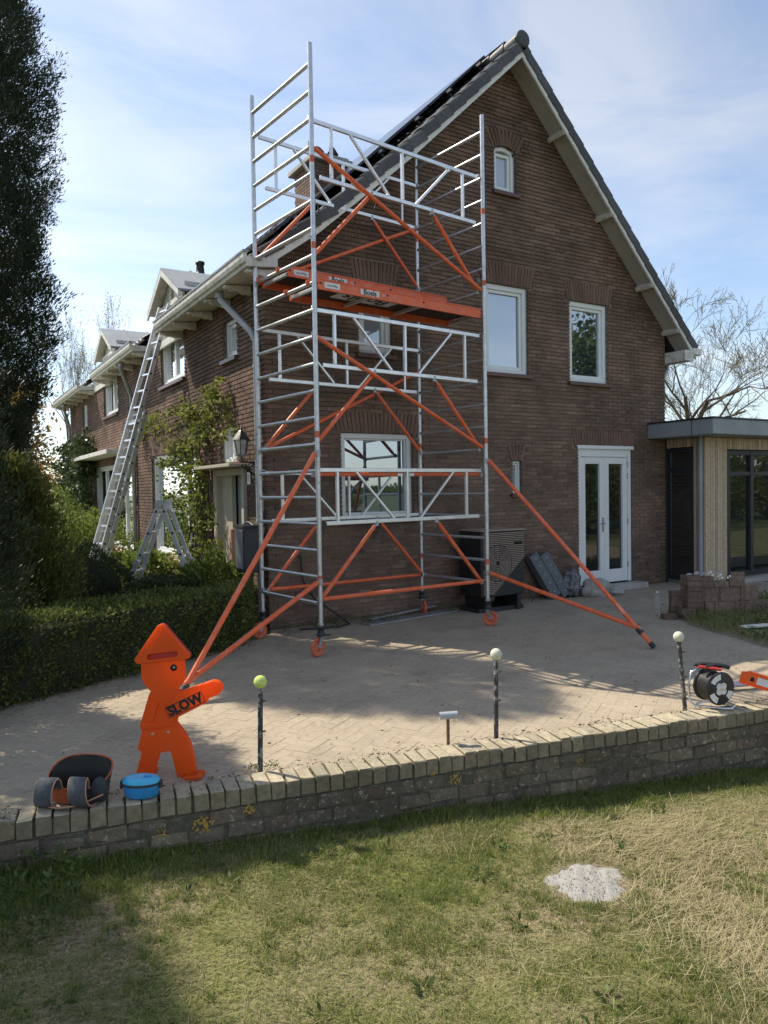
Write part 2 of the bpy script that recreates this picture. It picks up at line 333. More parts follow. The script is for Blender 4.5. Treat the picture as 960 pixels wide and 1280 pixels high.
def leaves(P, D, size, aspect=.5, spread=.6, sizevar=.4):
    """one folded leaf (rhombus) per point P, pointing along D with random spread"""
    n = len(P); t = unit(D + npr.normal(0, spread, (n, 3))); u = unit(np.cross(t, npr.normal(0, 1, (n, 3))))
    L = (size * (1 + npr.uniform(-sizevar, sizevar, n)))[:, None]; w = L * aspect * .5
    V = np.stack([P, P + t * L * .45 + u * w, P + t * L, P + t * L * .45 - u * w], 1).reshape(-1, 3)
    return V, np.arange(n * 4).reshape(n, 4)
def text(name, body, m, parent, O, X, Y, size, extr=.0006, align='CENTER', bold=0.0):
    c = bpy.data.curves.new(name, 'FONT'); c.body = body; c.size = size; c.extrude = extr; c.offset = bold; c.align_x = align; c.align_y = 'CENTER'; c.resolution_u = 3
    tmp = bpy.data.objects.new(name + '_curve', c); COL.objects.link(tmp); dg = bpy.context.evaluated_depsgraph_get()
    me = bpy.data.meshes.new_from_object(tmp.evaluated_get(dg)); bpy.data.objects.remove(tmp); bpy.data.curves.remove(c); me.materials.clear(); me.materials.append(M[m])
    o = bpy.data.objects.new(name, me); COL.objects.link(o); o.parent = parent
    X = Vector(X).normalized(); Y = Vector(Y).normalized(); Z = X.cross(Y); b = Vector(O) - rootloc(parent)
    o.matrix_local = Matrix(((X.x, Y.x, Z.x, b.x), (X.y, Y.y, Z.y, b.y), (X.z, Y.z, Z.z, b.z), (0, 0, 0, 1)))
    return o

# ------------------------------------------------------------------ ground
WX0, WY0, WS = -3.393, -4.449, -.2037          # front top edge of the garden wall: y = WY0 + WS (x - WX0)
wdir = Vector((1, WS, 0)).normalized(); wn = Vector((-wdir.y, wdir.x, 0))   # wn points to the house
def wfront(x): return WY0 + WS * (x - WX0)
WP = Vector((WX0, WY0, 0))
def lawn_z(x, y):
    xc = np.clip(x, -8, 8)
    return -.38 - .034 * xc + .018 * np.sin(x * 2.3 + y * 1.1) * np.cos(y * 1.9 - x * .7) + .008 * np.sin(x * 7 + 1) * np.sin(y * 6.1)
ss = np.concatenate([[-400, -120, -40, -15, -6], np.arange(-2.5, 8.5, .08), [11, 18, 40, 120, 400]])
tt = np.concatenate([[-.12], np.arange(0, 4.1, .08)])
SS, TT = np.meshgrid(ss, tt); gx = WX0 + wdir.x * SS - wn.x * TT; gy = WY0 + wdir.y * SS - wn.y * TT
gv = np.stack([gx, gy, lawn_z(gx, gy)], -1).reshape(-1, 3); nx = len(ss)
gi = np.arange(len(gv)).reshape(len(tt), nx); gf = np.stack([gi[:-1, :-1], gi[1:, :-1], gi[1:, 1:], gi[:-1, 1:]], -1).reshape(-1, 4)
tag(arr_mesh('lawn', gv, gf, 'lawn', smooth=True), kind='structure')
M['meadow'] = mat('meadow_grass', (.05, .07, .022), .98, var=.4, scale=.6, bmp=.6, bscale=8)
t2_ = np.array([3.9, 5, 7, 10, 15, 25, 60, 200, 600]); SS, TT = np.meshgrid(ss, t2_); gx = WX0 + wdir.x * SS - wn.x * TT; gy = WY0 + wdir.y * SS - wn.y * TT; gi = np.arange(gx.size).reshape(gx.shape)
tag(arr_mesh('meadow', np.stack([gx, gy, lawn_z(gx, gy) + .012], -1).reshape(-1, 3), np.stack([gi[:-1, :-1], gi[1:, :-1], gi[1:, 1:], gi[:-1, 1:]], -1).reshape(-1, 4), 'meadow', smooth=True), kind='structure')
mb = MB(); mid = lambda s, t, z: tuple(WP + wdir * s + wn * t) [:2] + (z,)
mb.add([mid(-400, .1, -.02), mid(400, .1, -.02), (400, 600, -.02), (-400, 600, -.02)], [(0, 1, 2, 3)])
tag(build('ground', mb, 'ground'), kind='structure')
# driveway base of jointing sand, with its pavers on top
mb = MB(); edge = [mid(-2.5, .1, -.0018), mid(8.2, .1, -.0018), (4.9, -2.5, -.0018), (9.2, -2.2, -.0018), (9.2, .0, -.0018), (0, -.02, -.0018), (-.15, -.35, -.0018), (-3.1, -1.82, -.0018), (-6, -3.1, -.0018)]
edge[1] = mid(7.1, .1, -.0018)
mb.add(edge, [tuple(range(len(edge)))])
drive = tag(build('driveway', mb, 'sandbase'), kind='structure')
def bedx(y): return float(np.interp(y, [-6, -4.2, -3.83, -3.25, -2.88, -2.6], [3.85, 4.04, 4.19, 4.37, 4.52, 4.72]))
def on_drive(x, y):
    if y < wfront(x) + .3: return False
    if x < -.5 and y > -1.85 + (x + 3.1) * .492 - .12: return False
    if x >= -.5 and y > -.32: return False
    if y < -2.45 and x > bedx(y) - .05: return False
    return -5 < x < 8.8
def paver_geo(c, ang, L, Wd, top, rr):
    a = Vector((math.cos(ang), math.sin(ang), 0)); b = Vector((-a.y, a.x, 0)); c = Vector(c); ch = .0025
    tl = [rr.uniform(-.0009, .0009) for _ in range(4)]
    vs = [c + a * (i * L / 2) + b * (j * Wd / 2) + Vector((0, 0, top - .02)) for i, j in ((-1, -1), (1, -1), (1, 1), (-1, 1))]
    vs += [c + a * (i * (L / 2)) + b * (j * (Wd / 2)) + Vector((0, 0, top - ch * .6)) for i, j in ((-1, -1), (1, -1), (1, 1), (-1, 1))]
    vs += [c + a * (i * (L / 2 - ch)) + b * (j * (Wd / 2 - ch)) + Vector((0, 0, top + tl[k])) for k, (i, j) in enumerate(((-1, -1), (1, -1), (1, 1), (-1, 1)))]
    return vs, [(0, 1, 5, 4), (1, 2, 6, 5), (2, 3, 7, 6), (3, 0, 4, 7), (4, 5, 9, 8), (5, 6, 10, 9), (6, 7, 11, 10), (7, 4, 8, 11), (8, 9, 10, 11)]
pav = []; U = .102; HB = R(33)
ca, sa = math.cos(HB), math.sin(HB)
for i in range(-90, 110):
    for j in range(-110, 90):
        k = (i - j) % 4
        if k == 0: lx, ly, an = i + 1, j + .5, 0
        elif k == 3: lx, ly, an = i + .5, j + 1, math.pi / 2
        else: continue
        x = (lx * ca - ly * sa) * U + .5; y = (lx * sa + ly * ca) * U - 3.5
        if on_drive(x, y): pav.append(((x - CAM.x) ** 2 + (y - CAM.y) ** 2, x, y, an + HB))
pav.sort()
vis = [p for p in pav if abs(((p[1] - CAM.x) * cy - (p[2] - CAM.y) * sy) / ((p[1] - CAM.x) * sy + (p[2] - CAM.y) * cy)) < .53]
first = set(id(p) for p in vis[:300])
proto = []
for k in range(4):
    m_ = MB(); vs, fs = paver_geo((0, 0, 0), 0, .2, .0995, 0, rnd); m_.add(vs, fs)
    me = bpy.data.meshes.new('paver'); me.from_pydata(m_.v, [], m_.f); me.materials.append(M['paver']); proto.append(me)
mb = MB()
for p in pav:
    if id(p) in first: share('paver', rnd.choice(proto), drive, (p[1], p[2], rnd.uniform(-.001, .0012)), (rnd.gauss(0, .004), rnd.gauss(0, .004), p[3] + rnd.gauss(0, .008)))
    elif p[0] < 150: mb.add(*paver_geo((p[1], p[2], 0), p[3] + rnd.gauss(0, .008), .2, .0995, rnd.uniform(-.001, .0012), rnd))
tag(build('paver_field', mb, 'paver', drive), kind='stuff')
# dry soil strip at the foot of the gable and the planted bed on the right
mb = MB(); mb.add([(0, .0, -.003), (.0, -.42, -.004), (.9, -.28, -.004), (2.4, -.32, -.004), (4.2, -.34, -.004), (5.45, -.26, -.004), (5.45, 0, -.003)], [tuple(range(7))]); tag(build('soil_strip', mb, 'soil'), kind='structure')
bed = [(bedx(y), y) for y in (-6.6, -5.5, -4.2, -3.83, -3.25, -2.88, -2.6)] + [(5.2, -2.32), (6.4, -2.2), (9, -2.1), (13, -2), (13, -8)]
mb = MB(); mb.add([(x, y, .003 + .02 * (i > 6)) for i, (x, y) in enumerate(bed)], [tuple(range(len(bed)))]); tag(build('planting_bed', mb, 'soil'), kind='structure')

# ------------------------------------------------------------------ house
TL = [(-.42, 4.50), (.61, 5.24), (2.06, 6.50), (4.08, 8.43)]; TR = [(4.08, 8.43), (8.16, 4.23)]
TX = [p[0] for p in TL] + [TR[1][0]]; TZ = [p[1] for p in TL] + [TR[1][1]]
def T(x): return float(np.interp(x, TX, TZ))
GW = 7.77; GD = 15.7; OV = .34
house = thing('brick_house', (0, 0, 0), 'two storey dark brick house with a steep gable, white windows and tiled roof', 'house')
# openings: a0,a1,z0,z1
gop = [(5.56, 6.87, .0, 2.43), (5.385, 6.286, 3.52, 4.86), (3.61, 4.48, 3.555, 4.925), (1.085, 2.25, 1.375, 2.57), (1.39, 1.93, 3.66, 4.6), (3.82, 4.255, 6.34, 7.05), (4.12, 4.31, 1.685, 2.2)]
garch = [(5.46, 6.97, 2.43, 2.72), (5.29, 6.38, 4.86, 5.17), (3.51, 4.58, 4.925, 5.235), (.99, 2.35, 2.57, 2.86), (1.29, 2.03, 4.6, 4.95), (3.72, 4.36, 7.05, 7.30), (4.06, 4.37, 2.2, 2.46)]
fop = [(.99, 1.53, 3.68, 4.25), (3.5, 5.0, 3.73, 5.0), (8.79, 10.4, 3.66, 5.0), (12.75, 13.45, 3.64, 4.28), (3.0, 5.85, .6, 2.5), (.72, 2.0, -.1, 2.11), (7.55, 11.9, .5, 2.5), (1.1, 1.75, 2.2, 2.72)]
farch = [(2.9, 5.95, 2.5, 2.86)]
def wall_back(breaks, a_min, a_max, top, ops, plane, depth=.16):
    br = sorted(set([a_min, a_max] + [b for b in breaks if a_min < b < a_max] + [o[0] for o in ops] + [o[1] for o in ops])); mb = MB()
    P = (lambda a, z, q=0: (a, .02 + q, z)) if plane == 'g' else (lambda a, z, q=0: (.02 + q, a, z))
    for a, b in zip(br[:-1], br[1:]):
        m = (a + b) / 2; o = sorted([(q[2], q[3]) for q in ops if q[0] < m < q[1]]); lo = -.1
        for z0, z1 in o + [(None, None)]:
            if z0 is None:
                mb.quad(P(a, lo), P(b, lo), P(b, top(b)), P(a, top(a)))
            else:
                if z0 > lo: mb.quad(P(a, lo), P(b, lo), P(b, z0), P(a, z0))
                lo = z1
    for a0, a1, z0, z1 in ops:
        for (p, q) in (((a0, z0), (a0, z1)), ((a1, z0), (a1, z1)), ((a0, z0), (a1, z0)), ((a0, z1), (a1, z1))):
            mb.quad(P(*p), P(*q), P(*q, depth), P(*p, depth))
    return mb
gwall = build('wall', wall_back(TX, .01, GW, lambda x: T(x) - .03, gop, 'g'), 'mortar', house)
fwall = build('wall', wall_back([], .01, GD, lambda y: 4.6, fop, 'f'), 'mortar', house)
mb = MB(); mb.b2((.02, 15.6, -.1), (GW, 15.7, 4.5)); mb.b2((7.66, .02, -.1), (GW - .005, 15.6, 4.2)); mb.add([(.05, 15.65, 4.4), (7.7, 15.65, 4.2), (4.08, 15.65, 8.3)], [(0, 1, 2)])
build('rear_wall', mb, 'mortar', house)
BL, BH, CH = .21, .050, .0625
def courses(a_min, a_max, ztop, topfn, ops, arches):
    out = []; c = 0; z = -.03
    while z < ztop:
        zc = z + CH / 2; iv = [(a_min, a_max)]
        lo = hi = None
        if topfn: # clip to the roof line
            xs = np.linspace(a_min, a_max, 400); ok = xs[[topfn(x) - .04 > zc for x in xs]]
            if len(ok) == 0: break
            iv = [(ok[0], ok[-1])]
        for o in ops + arches:
            if o[2] - .001 < zc < o[3] + .001:
                nv = []
                for a, b in iv:
                    if o[1] <= a or o[0] >= b: nv.append((a, b)); continue
                    if o[0] > a: nv.append((a, o[0]))
                    if o[1] < b: nv.append((o[1], b))
                iv = nv
        step = BL + .011
        off = (0, .5, .25, .75)[c % 4] * step if rnd.random() < .12 else (c % 2) * step * .5
        for a, b in iv:
            x = math.floor((a - a_min - off) / step) * step + a_min + off
            while x < b:
                p, q = max(x, a), min(x + BL, b)
                if q - p > .03: out.append((p, q, z + .006, z + .006 + BH))
                x += step
        z += CH; c += 1
    return out
def brick_box(mb, plane, p, q, z0, z1, pr):
    g = .0; 
    if plane == 'g': f = lambda a, y, z: (a, y, z)
    else: f = lambda a, y, z: (y, a, z)
    vs = [f(p, .03, z0), f(q, .03, z0), f(q, .03, z1), f(p, .03, z1), f(p, -pr + rnd.uniform(0, .002), z0), f(q, -pr, z0 + rnd.uniform(0, .0015)), f(q, -pr + rnd.uniform(0, .002), z1), f(p, -pr, z1 - rnd.uniform(0, .0015))]
    fs = [(4, 5, 6, 7), (0, 1, 5, 4), (3, 7, 6, 2), (0, 4, 7, 3), (1, 2, 6, 5)]
    if plane != 'g': fs = [x[::-1] for x in fs]
    mb.add(vs, fs)
bricks = courses(0, GW, 8.4, T, gop, garch)
full = sorted([b for b in bricks if b[1] - b[0] > BL - .001], key=lambda b: (b[0] + .1 - CAM.x) ** 2 + CAM.y ** 2 + (b[2] - CAM.z) ** 2)
single = set(full[:300]); protoB = []
for k in range(4):
    m_ = MB(); brick_box(m_, 'g', -BL / 2, BL / 2, -BH / 2, BH / 2, .001)
    me = bpy.data.meshes.new('brick'); me.from_pydata(m_.v, [], m_.f); me.materials.append(M['brick']); protoB.append(me)
mb = MB(); jm = MB()
for b in bricks:
    jw = .0115; jd = .004 + rnd.uniform(0, .003); jm.quad((b[1] - .001, jd, b[2] - .002), (b[1] + jw, jd, b[2] - .002), (b[1] + jw, jd, b[3] + .002), (b[1] - .001, jd, b[3] + .002)) if b[1] < T(b[1]) and b[1] - b[0] > BL - .001 and not any(o[0] - .02 < b[1] + .006 < o[1] + .02 and o[2] - .03 < b[2] < o[3] + .03 for o in gop + garch) else None
    if b in single: share('brick', rnd.choice(protoB), gwall, ((b[0] + b[1]) / 2, rnd.uniform(-.0015, .0015), (b[2] + b[3]) / 2), (0, rnd.gauss(0, .003), 0))
    else: brick_box(mb, 'g', *b, rnd.uniform(-.001, .003))
tag(build('brickwork', mb, 'brick', gwall), kind='stuff')
tag(build('pointing', jm, 'pointing', gwall), kind='stuff')
mb = MB()
for b in courses(0, GD, 4.55, None, fop, farch): brick_box(mb, 'f', *b, rnd.uniform(-.001, .004))
tag(build('brickwork', mb, 'brick', fwall), kind='stuff')
def soldier(par, plane, a0, a1, z0, z1, rise=0, fan=.05):
    n = max(3, round((a1 - a0) / .0635)); w = (a1 - a0) / n; ac = (a0 + a1) / 2
    for i in range(n):
        a = a0 + (i + .5) * w; u = (a - ac) / ((a1 - a0) / 2); k = fan * u; dz = -rise * u * u
        mb = MB(); s = w * .5 - .005
        pts = [(a - s - k * .5, z0 + .004 + dz), (a + s - k * .5, z0 + .004 + dz), (a + s + k * .5, z1 - .004 + dz * .7), (a - s + k * .5, z1 - .004 + dz * .7)]
        y = -rnd.uniform(.001, .004)
        if plane == 'g': mb.prism(pts, (0, .03, 0), (1, 0, 0), (0, 0, 1), (0, -1, 0), .03 - y)
        else: mb.prism(pts, (.03, 0, 0), (0, 1, 0), (0, 0, 1), (-1, 0, 0), .03 - y)
        build('arch_brick', mb, 'brick_arch', par)
RECALC.add('arch_brick')
for k, a in enumerate(garch): soldier(gwall, 'g', *a, rise=.09 if k == 5 else .0, fan=.16 if k == 5 else .07)
for a in farch: soldier(fwall, 'f', *a)

def window(plane, a0, a1, z0, z1, pane='glass', mull=(), trans=(), sill='sill', fw=.075, sash=.05, arch=0, setb=.05, name='window'):
    """frame set back in the opening, inner sash, panes, sill"""
    P = (lambda a, q, z: (a, q, z)) if plane == 'g' else (lambda a, q, z: (q, a, z))
    def bx(mb, a, b, q0, q1, z, w): 
        lo = P(a, q0, z); hi = P(b, q1, w); mb.b2(tuple(min(i, j) for i, j in zip(lo, hi)), tuple(max(i, j) for i, j in zip(lo, hi)))
    m = MB(); g = .004; a0 += g; a1 -= g; z0 += g; z1 -= g
    bx(m, a0, a0 + fw, setb, setb + .11, z0, z1); bx(m, a1 - fw, a1, setb, setb + .11, z0, z1)
    bx(m, a0 + fw, a1 - fw, setb, setb + .11, z0, z0 + fw); 
    if not arch: bx(m, a0 + fw, a1 - fw, setb, setb + .11, z1 - fw, z1)
    else:
        n = 10; c = (a0 + a1) / 2; h = (a1 - a0) / 2
        for i in range(n):
            u0, u1 = -1 + 2 * i / n, -1 + 2 * (i + 1) / n
            for q in (setb,):
                zt0, zt1 = z1 - arch * u0 * u0, z1 - arch * u1 * u1
                m.prism([(c + u0 * h, zt0 - fw), (c + u1 * h, zt1 - fw), (c + u1 * h, zt1), (c + u0 * h, zt0)], (0, q + .11, 0), (1, 0, 0), (0, 0, 1), (0, -1, 0), .11)
    w = build(name, m, 'white', house, bevel=.006)
    m = MB(); i0, i1, j0, j1 = a0 + fw, a1 - fw, z0 + fw, z1 - fw - (arch * .5 if arch else 0); cuts = [i0] + list(mull) + [i1]; tcs = [j0] + list(trans) + [j1]
    s = sash; q0 = setb + .03
    pm = MB()
    for ca_, cb in zip(cuts[:-1], cuts[1:]):
        for ta, tb in zip(tcs[:-1], tcs[1:]):
            bx(m, ca_, ca_ + s, q0, q0 + .06, ta, tb); bx(m, cb - s, cb, q0, q0 + .06, ta, tb); bx(m, ca_ + s, cb - s, q0, q0 + .06, ta, ta + s); bx(m, ca_ + s, cb - s, q0, q0 + .06, tb - s, tb)
            pp = MB(); pp.quad(P(ca_ + s * .8, q0 + .035, ta + s * .8), P(cb - s * .8, q0 + .035, ta + s * .8), P(cb - s * .8, q0 + .035, tb - s * .8), P(ca_ + s * .8, q0 + .035, tb - s * .8))
            build('pane', pp, pane, w)
    build('sash', m, 'white', w, bevel=.004)
    if sill:
        m = MB(); bx(m, a0 - .05, a1 + .05, -.055, setb + .05, z0 - .065, z0 - .004); build('sill', m, sill, w, bevel=.006)
    return w
window('g', *gop[1]); window('g', *gop[2]); window('g', *gop[3], fw=.07, sash=.022); window('g', *gop[4], pane='glass_lace'); window('g', *gop[5], arch=.07, fw=.06, sash=.045, pane='glass_lace')
window('g', *gop[6], fw=.035, sash=.025, pane='glass_lace')
window('f', *fop[0], fw=.07, pane='glass_dark'); window('f', *fop[1], mull=(4.3,), pane='glass_dark'); window('f', *fop[2], mull=(9.6,), pane='glass_dark'); window('f', *fop[3], fw=.06, pane='glass_dark')
window('f', *fop[4], mull=(3.75,), pane='glass', sill='terra', fw=.09); window('f', *fop[6], mull=(8.6, 10.8), pane='glass_dark', sill='terra')
window('f', *fop[7], mull=(1.42,), pane='glass_lace', sill=None, fw=.06, sash=.03)
# net curtain scallops in the front upper windows
for (a, b, z) in ((3.68, 4.2, 3.9), (9.1, 9.5, 3.84), (1.1, 1.42, 3.8)):
    pass
# french door
fd = MB(); fd.b2((5.564, .02, .1), (5.644, .14, 2.426)); fd.b2((6.786, .02, .1), (6.866, .14, 2.426)); fd.b2((5.644, .02, 2.28), (6.786, .14, 2.426)); fd.b2((5.53, -.02, 2.41), (6.9, .0, 2.47))
fdo = build('french_door', fd, 'white', house, bevel=.006)
for a, b in ((5.648, 6.213), (6.217, 6.782)):
    m = MB(); m.b2((a, .035, .11), (a + .11, .1, 2.276)); m.b2((b - .11, .035, .11), (b, .1, 2.276)); m.b2((a + .11, .035, .11), (b - .11, .1, .33)); m.b2((a + .11, .035, 2.16), (b - .11, .1, 2.276))
    build('leaf_frame', m, 'white', fdo, bevel=.008)
    m = MB(); m.quad((a + .1, .075, .32), (b - .1, .075, .32), (b - .1, .075, 2.17), (a + .1, .075, 2.17)); build('pane', m, 'glass_dark', fdo)
m = MB(); m.b2((6.15, .022, 1.0), (6.185, .035, 1.24)); m.tube([(6.167, .03, 1.14), (6.167, -.02, 1.14), (6.08, -.02, 1.14)], .011, 8); build('handle', m, 'steel', fdo)
for z in (.4, 1.15, 1.95, 2.15): m = MB(); m.tube([(6.79, .028, z - .05), (6.79, .028, z + .05)], .012, 8); build('hinge', m, 'steel', fdo)
m = MB(); m.b2((5.45, -.24, -.02), (7.0, .01, .09)); build('door_step', m, 'concrete', house, bevel=.01)
m = MB(); m.b2((7.25, -.006, .28), (7.48, .01, .45))
for k in range(6): m.b2((7.26 + k * .037, -.012, .29), (7.275 + k * .037, -.004, .44))
build('vent_grille', m, 'brick', house)

# ---- verge boards, soffits, tiles
def strip_pts(side):
    if side == 'l': return TL
    return TR
m = MB(); m2 = MB()
for pts in (TL[1:], TR):
    pts = [(-.12, 4.715)] + list(pts) if pts[0][0] < 1 else pts
    for (xa, za), (xb, zb) in zip(pts[:-1], pts[1:]):
        m.prism([(xa, za - .20), (xb, zb - .20), (xb, zb), (xa, za)], (0, -OV, 0), (1, 0, 0), (0, 0, 1), (0, -1, 0), .03)
        m2.prism([(xa, za - .10), (xb, zb - .10), (xb, zb - .075), (xa, za - .075)], (0, .0, 0), (1, 0, 0), (0, 0, 1), (0, -1, 0), OV)
build('verge_board', m, 'verge', house); RECALC.add('soffit_board'); RECALC.add('verge_board')
build('soffit_board', m2, 'soffit', house)
for x in (4.97, 6.03, 7.03, 7.72):
    z = T(x) - .125; m = MB(); m.bar((x, .0, z - .03), (x, -OV, z - .03), .07, .09, up=(1.03, 0, 1)); build('purlin_end', m, 'cream', house, bevel=.005)
m = MB(); m.b2((7.775, -.42, 3.985), (8.02, .2, 4.17)); build('eaves_box', m, 'cream', house)
m = MB(); m.b2((8.02, -.43, 4.1), (8.24, 6, 4.22)); m.b2((7.775, .2, 3.985), (8.02, 15.7, 4.1)); build('rear_gutter', m, 'verge', house, bevel=.02)
m = MB(); m.tube([(8.1, .2, 4.1), (8.0, .15, 3.9), (7.84, .12, 3.7), (7.84, .12, 2.9)], .045, 10); build('downpipe', m, 'gutterzinc', house)
# roof planes
m = MB()
for pts, sgn in (([(-.1, 4.725)] + TL[1:], 1), (TR, -1)):
    for (xa, za), (xb, zb) in zip(pts[:-1], pts[1:]):
        m.quad((xa, -OV, za - .005), (xb, -OV, zb - .005), (xb, GD + .3, zb - .005), (xa, GD + .3, za - .005))
build('roof', m, 'tile', house)
roof = house.children[-1]
def slope_points(pts, step):
    P = [Vector((p[0], p[1])) for p in pts]; out = []; acc = 0; L = [(b - a).length for a, b in zip(P[:-1], P[1:])]; tot = sum(L); s = 0
    while s < tot:
        q = s
        for a, b, l in zip(P[:-1], P[1:], L):
            if q <= l: t = (b - a).normalized(); out.append((a + t * q, t)); break
            q -= l
        s += step
    return out
DORM = [(3.2, 5.3), (8.5, 10.7)]
field = MB()
for pts, up in ((TL, True), (TR[::-1], True)):
    sl = slope_points(pts, .315)
    for i, (p, t) in enumerate(sl):
        if pts is TL and i == 0: continue
        n = Vector((-t.y, t.x)); n = n if n.y > 0 else -n
        a = Vector((p.x, 0, p.y)); tt_ = Vector((t.x, 0, t.y)); nn = Vector((n.x, 0, n.y))
        lift = .024
        # verge tile: a hood with a down-turned edge, lower end lifted over the tile below
        m = MB(); Lt = .314
        for (q0, q1, o0, o1, o2, o3) in ((-OV - .05, -OV + .26, 0, .028, -.02, .05),):
            A0 = a + nn * (.0 + lift); B0 = a + tt_ * Lt + nn * (.006)
            vs = []
            for base in (A0, B0):
                for yy, h in ((q0, -.10), (q0, .03), (q0 + .02, .05), (q0 + .1, .055), (q1 - .06, .035), (q1, .03)):
                    vs.append(base + Vector((0, yy, 0)) + nn * h)
                for yy, h in ((q1, 0.0), (q0 + .03, .02), (q0 + .022, -.10)):
                    vs.append(base + Vector((0, yy, 0)) + nn * h)
            k = 9; fs = [(j, (j + 1) % k, k + (j + 1) % k, k + j) for j in range(k)] + [tuple(range(k))[::-1], tuple(range(k, 2 * k))]
            m.add(vs, fs)
        build('verge_tile', m, 'tile', roof)
        # tile field behind the verge
        y = -OV + .26
        while y < GD:
            ymid = y + .13
            if pts is TL and p.x < .0 and (3.75 < ymid < 5.45 or 9.7 < ymid < 11.45): y += .265; continue
            if not (pts is TL and any(d0 < ymid < d1 for d0, d1 in DORM) and p.x < 1.6):
                A0 = a + nn * lift; B0 = a + tt_ * .36 + nn * .012; vs = []
                for base in (A0, B0):
                    for dy, h in ((0, .03), (.05, .045), (.1, .03), (.16, .008), (.22, .01), (.27, .03)): vs.append(base + Vector((0, y + dy, 0)) + nn * h)
                vs += [A0 + Vector((0, y + dy, 0)) - nn * .02 for dy in (0, .27)]
                field.add(vs, [(j, j + 1, 7 + j, 6 + j) for j in range(5)] + [(12, 13, 5, 4, 3, 2, 1, 0)])
            y += .265
RECALC.add('verge_tile')
tag(build('roof_tile', field, 'tile', roof), kind='stuff')
m = MB(); y = -OV - .06
k = 0
while y < GD:
    m.tube([(4.08, y, 8.49), (4.08, y + .36, 8.475)], [.12, .108], 14); y += .34
build('ridge_tile', m, 'tile', roof)
m = MB(); m.lathe([(0, -.02), (.1, -.02), (.128, 0), (.128, .03), (0, .03)], (4.08, -OV - .05, 8.485), Matrix(((1, 0, 0), (0, 0, 1), (0, 1, 0))).transposed(), 20); build('ridge_end_tile', m, 'tile', roof)
# solar panels on the left slope
for row in range(3):
    for c_ in range(5):
        s0 = 1.05 + row * 1.72; y0 = .35 + c_ * 1.06
        if y0 + 1 > 3.0 and row == 0: continue
        P0 = slope_points(TL, .01); i0 = min(int(s0 / .01), len(P0) - 2); i1 = min(int((s0 + 1.68) / .01), len(P0) - 1)
        (pa, ta), (pb, tb) = P0[i0], P0[i1]; n = Vector((-tb.y, tb.x)); n = n if n.y > 0 else -n; o_ = n * .17
        m = MB(); A = Vector((pa.x + o_.x, y0, pa.y + o_.y)); B = Vector((pb.x + o_.x, y0, pb.y + o_.y)); nn = Vector((n.x, 0, n.y))
        vs = [A, B, B + Vector((0, 1.03, 0)), A + Vector((0, 1.03, 0))]; m.add(vs + [v + nn * .035 for v in vs], [(3, 2, 1, 0), (4, 5, 6, 7), (0, 1, 5, 4), (1, 2, 6, 5), (2, 3, 7, 6), (3, 0, 4, 7)])
        sp_ = build('solar_panel', m, 'solar', roof)
m = MB()
for s0 in (1.4, 2.4, 3.2, 4.1, 4.9, 5.7):
    pa, ta = slope_points(TL, .01)[int(s0 / .01)]; n = Vector((-ta.y, ta.x)); n = n if n.y > 0 else -n
    p_ = pa + n * .15; m.bar((p_.x, .22, p_.y), (p_.x, 5.6, p_.y), .04, .04); 
    for yy in np.arange(.3, 5.5, 1.06): m.bar((pa.x, yy, pa.y), (p_.x, yy, p_.y), .03, .03, up=(0, 1, 0))
build('panel_rail', m, 'black', roof)
# chimney
m = MB(); m.b2((2.75, 4, 6.4), (3.42, 4.9, 8.1)); ch = build('chimney', m, 'mortar', roof)
m = MB(); z = 6.5; c = 0
while z < 8.08:
    for (p, q, ax) in ((2.75, 3.42, 'g'), (4.0, 4.9, 'f')):
        st = .221; x = p - (c % 2) * st / 2
        while x < q:
            a, b = max(x, p), min(x + .21, q)
            if b - a > .03:
                if ax == 'g': m.b2((a, 3.985, z), (b, 4.01, z + .052))
                else: m.b2((2.735, a, z), (2.76, b, z + .052))
            x += st
    z += .0625; c += 1
tag(build('chimney_brickwork', m, 'brick', ch), kind='stuff')
m = MB(); m.b2((2.64, 3.89, 8.1), (3.53, 5.01, 8.2)); m.b2((2.7, 3.95, 8.2), (3.47, 4.95, 8.26)); build('chimney_cap', m, 'concrete', ch, bevel=.015)
m = MB(); m.lathe([(.13, 8.26), (.13, 8.4), (.17, 8.42), (.17, 8.45), (.1, 8.53), (0, 8.55)], (2.98, 4.4, 0), seg=16); m.lathe([(.09, 8.26), (.09, 8.42), (.12, 8.43), (.05, 8.55), (0, 8.6)], (3.3, 4.3, 0), seg=12); build('chimney_pot', m, 'black', ch)
m = MB(); m.lathe([(.13, 5.4), (.11, 5.8), (.11, 6.0), (.14, 6.03), (.14, 6.08), (.09, 6.1), (.07, 6.3), (.09, 6.31), (.09, 6.36), (0, 6.37)], (1.0, 5.66, 0), seg=16); build('flue_pipe', m, 'black', roof)

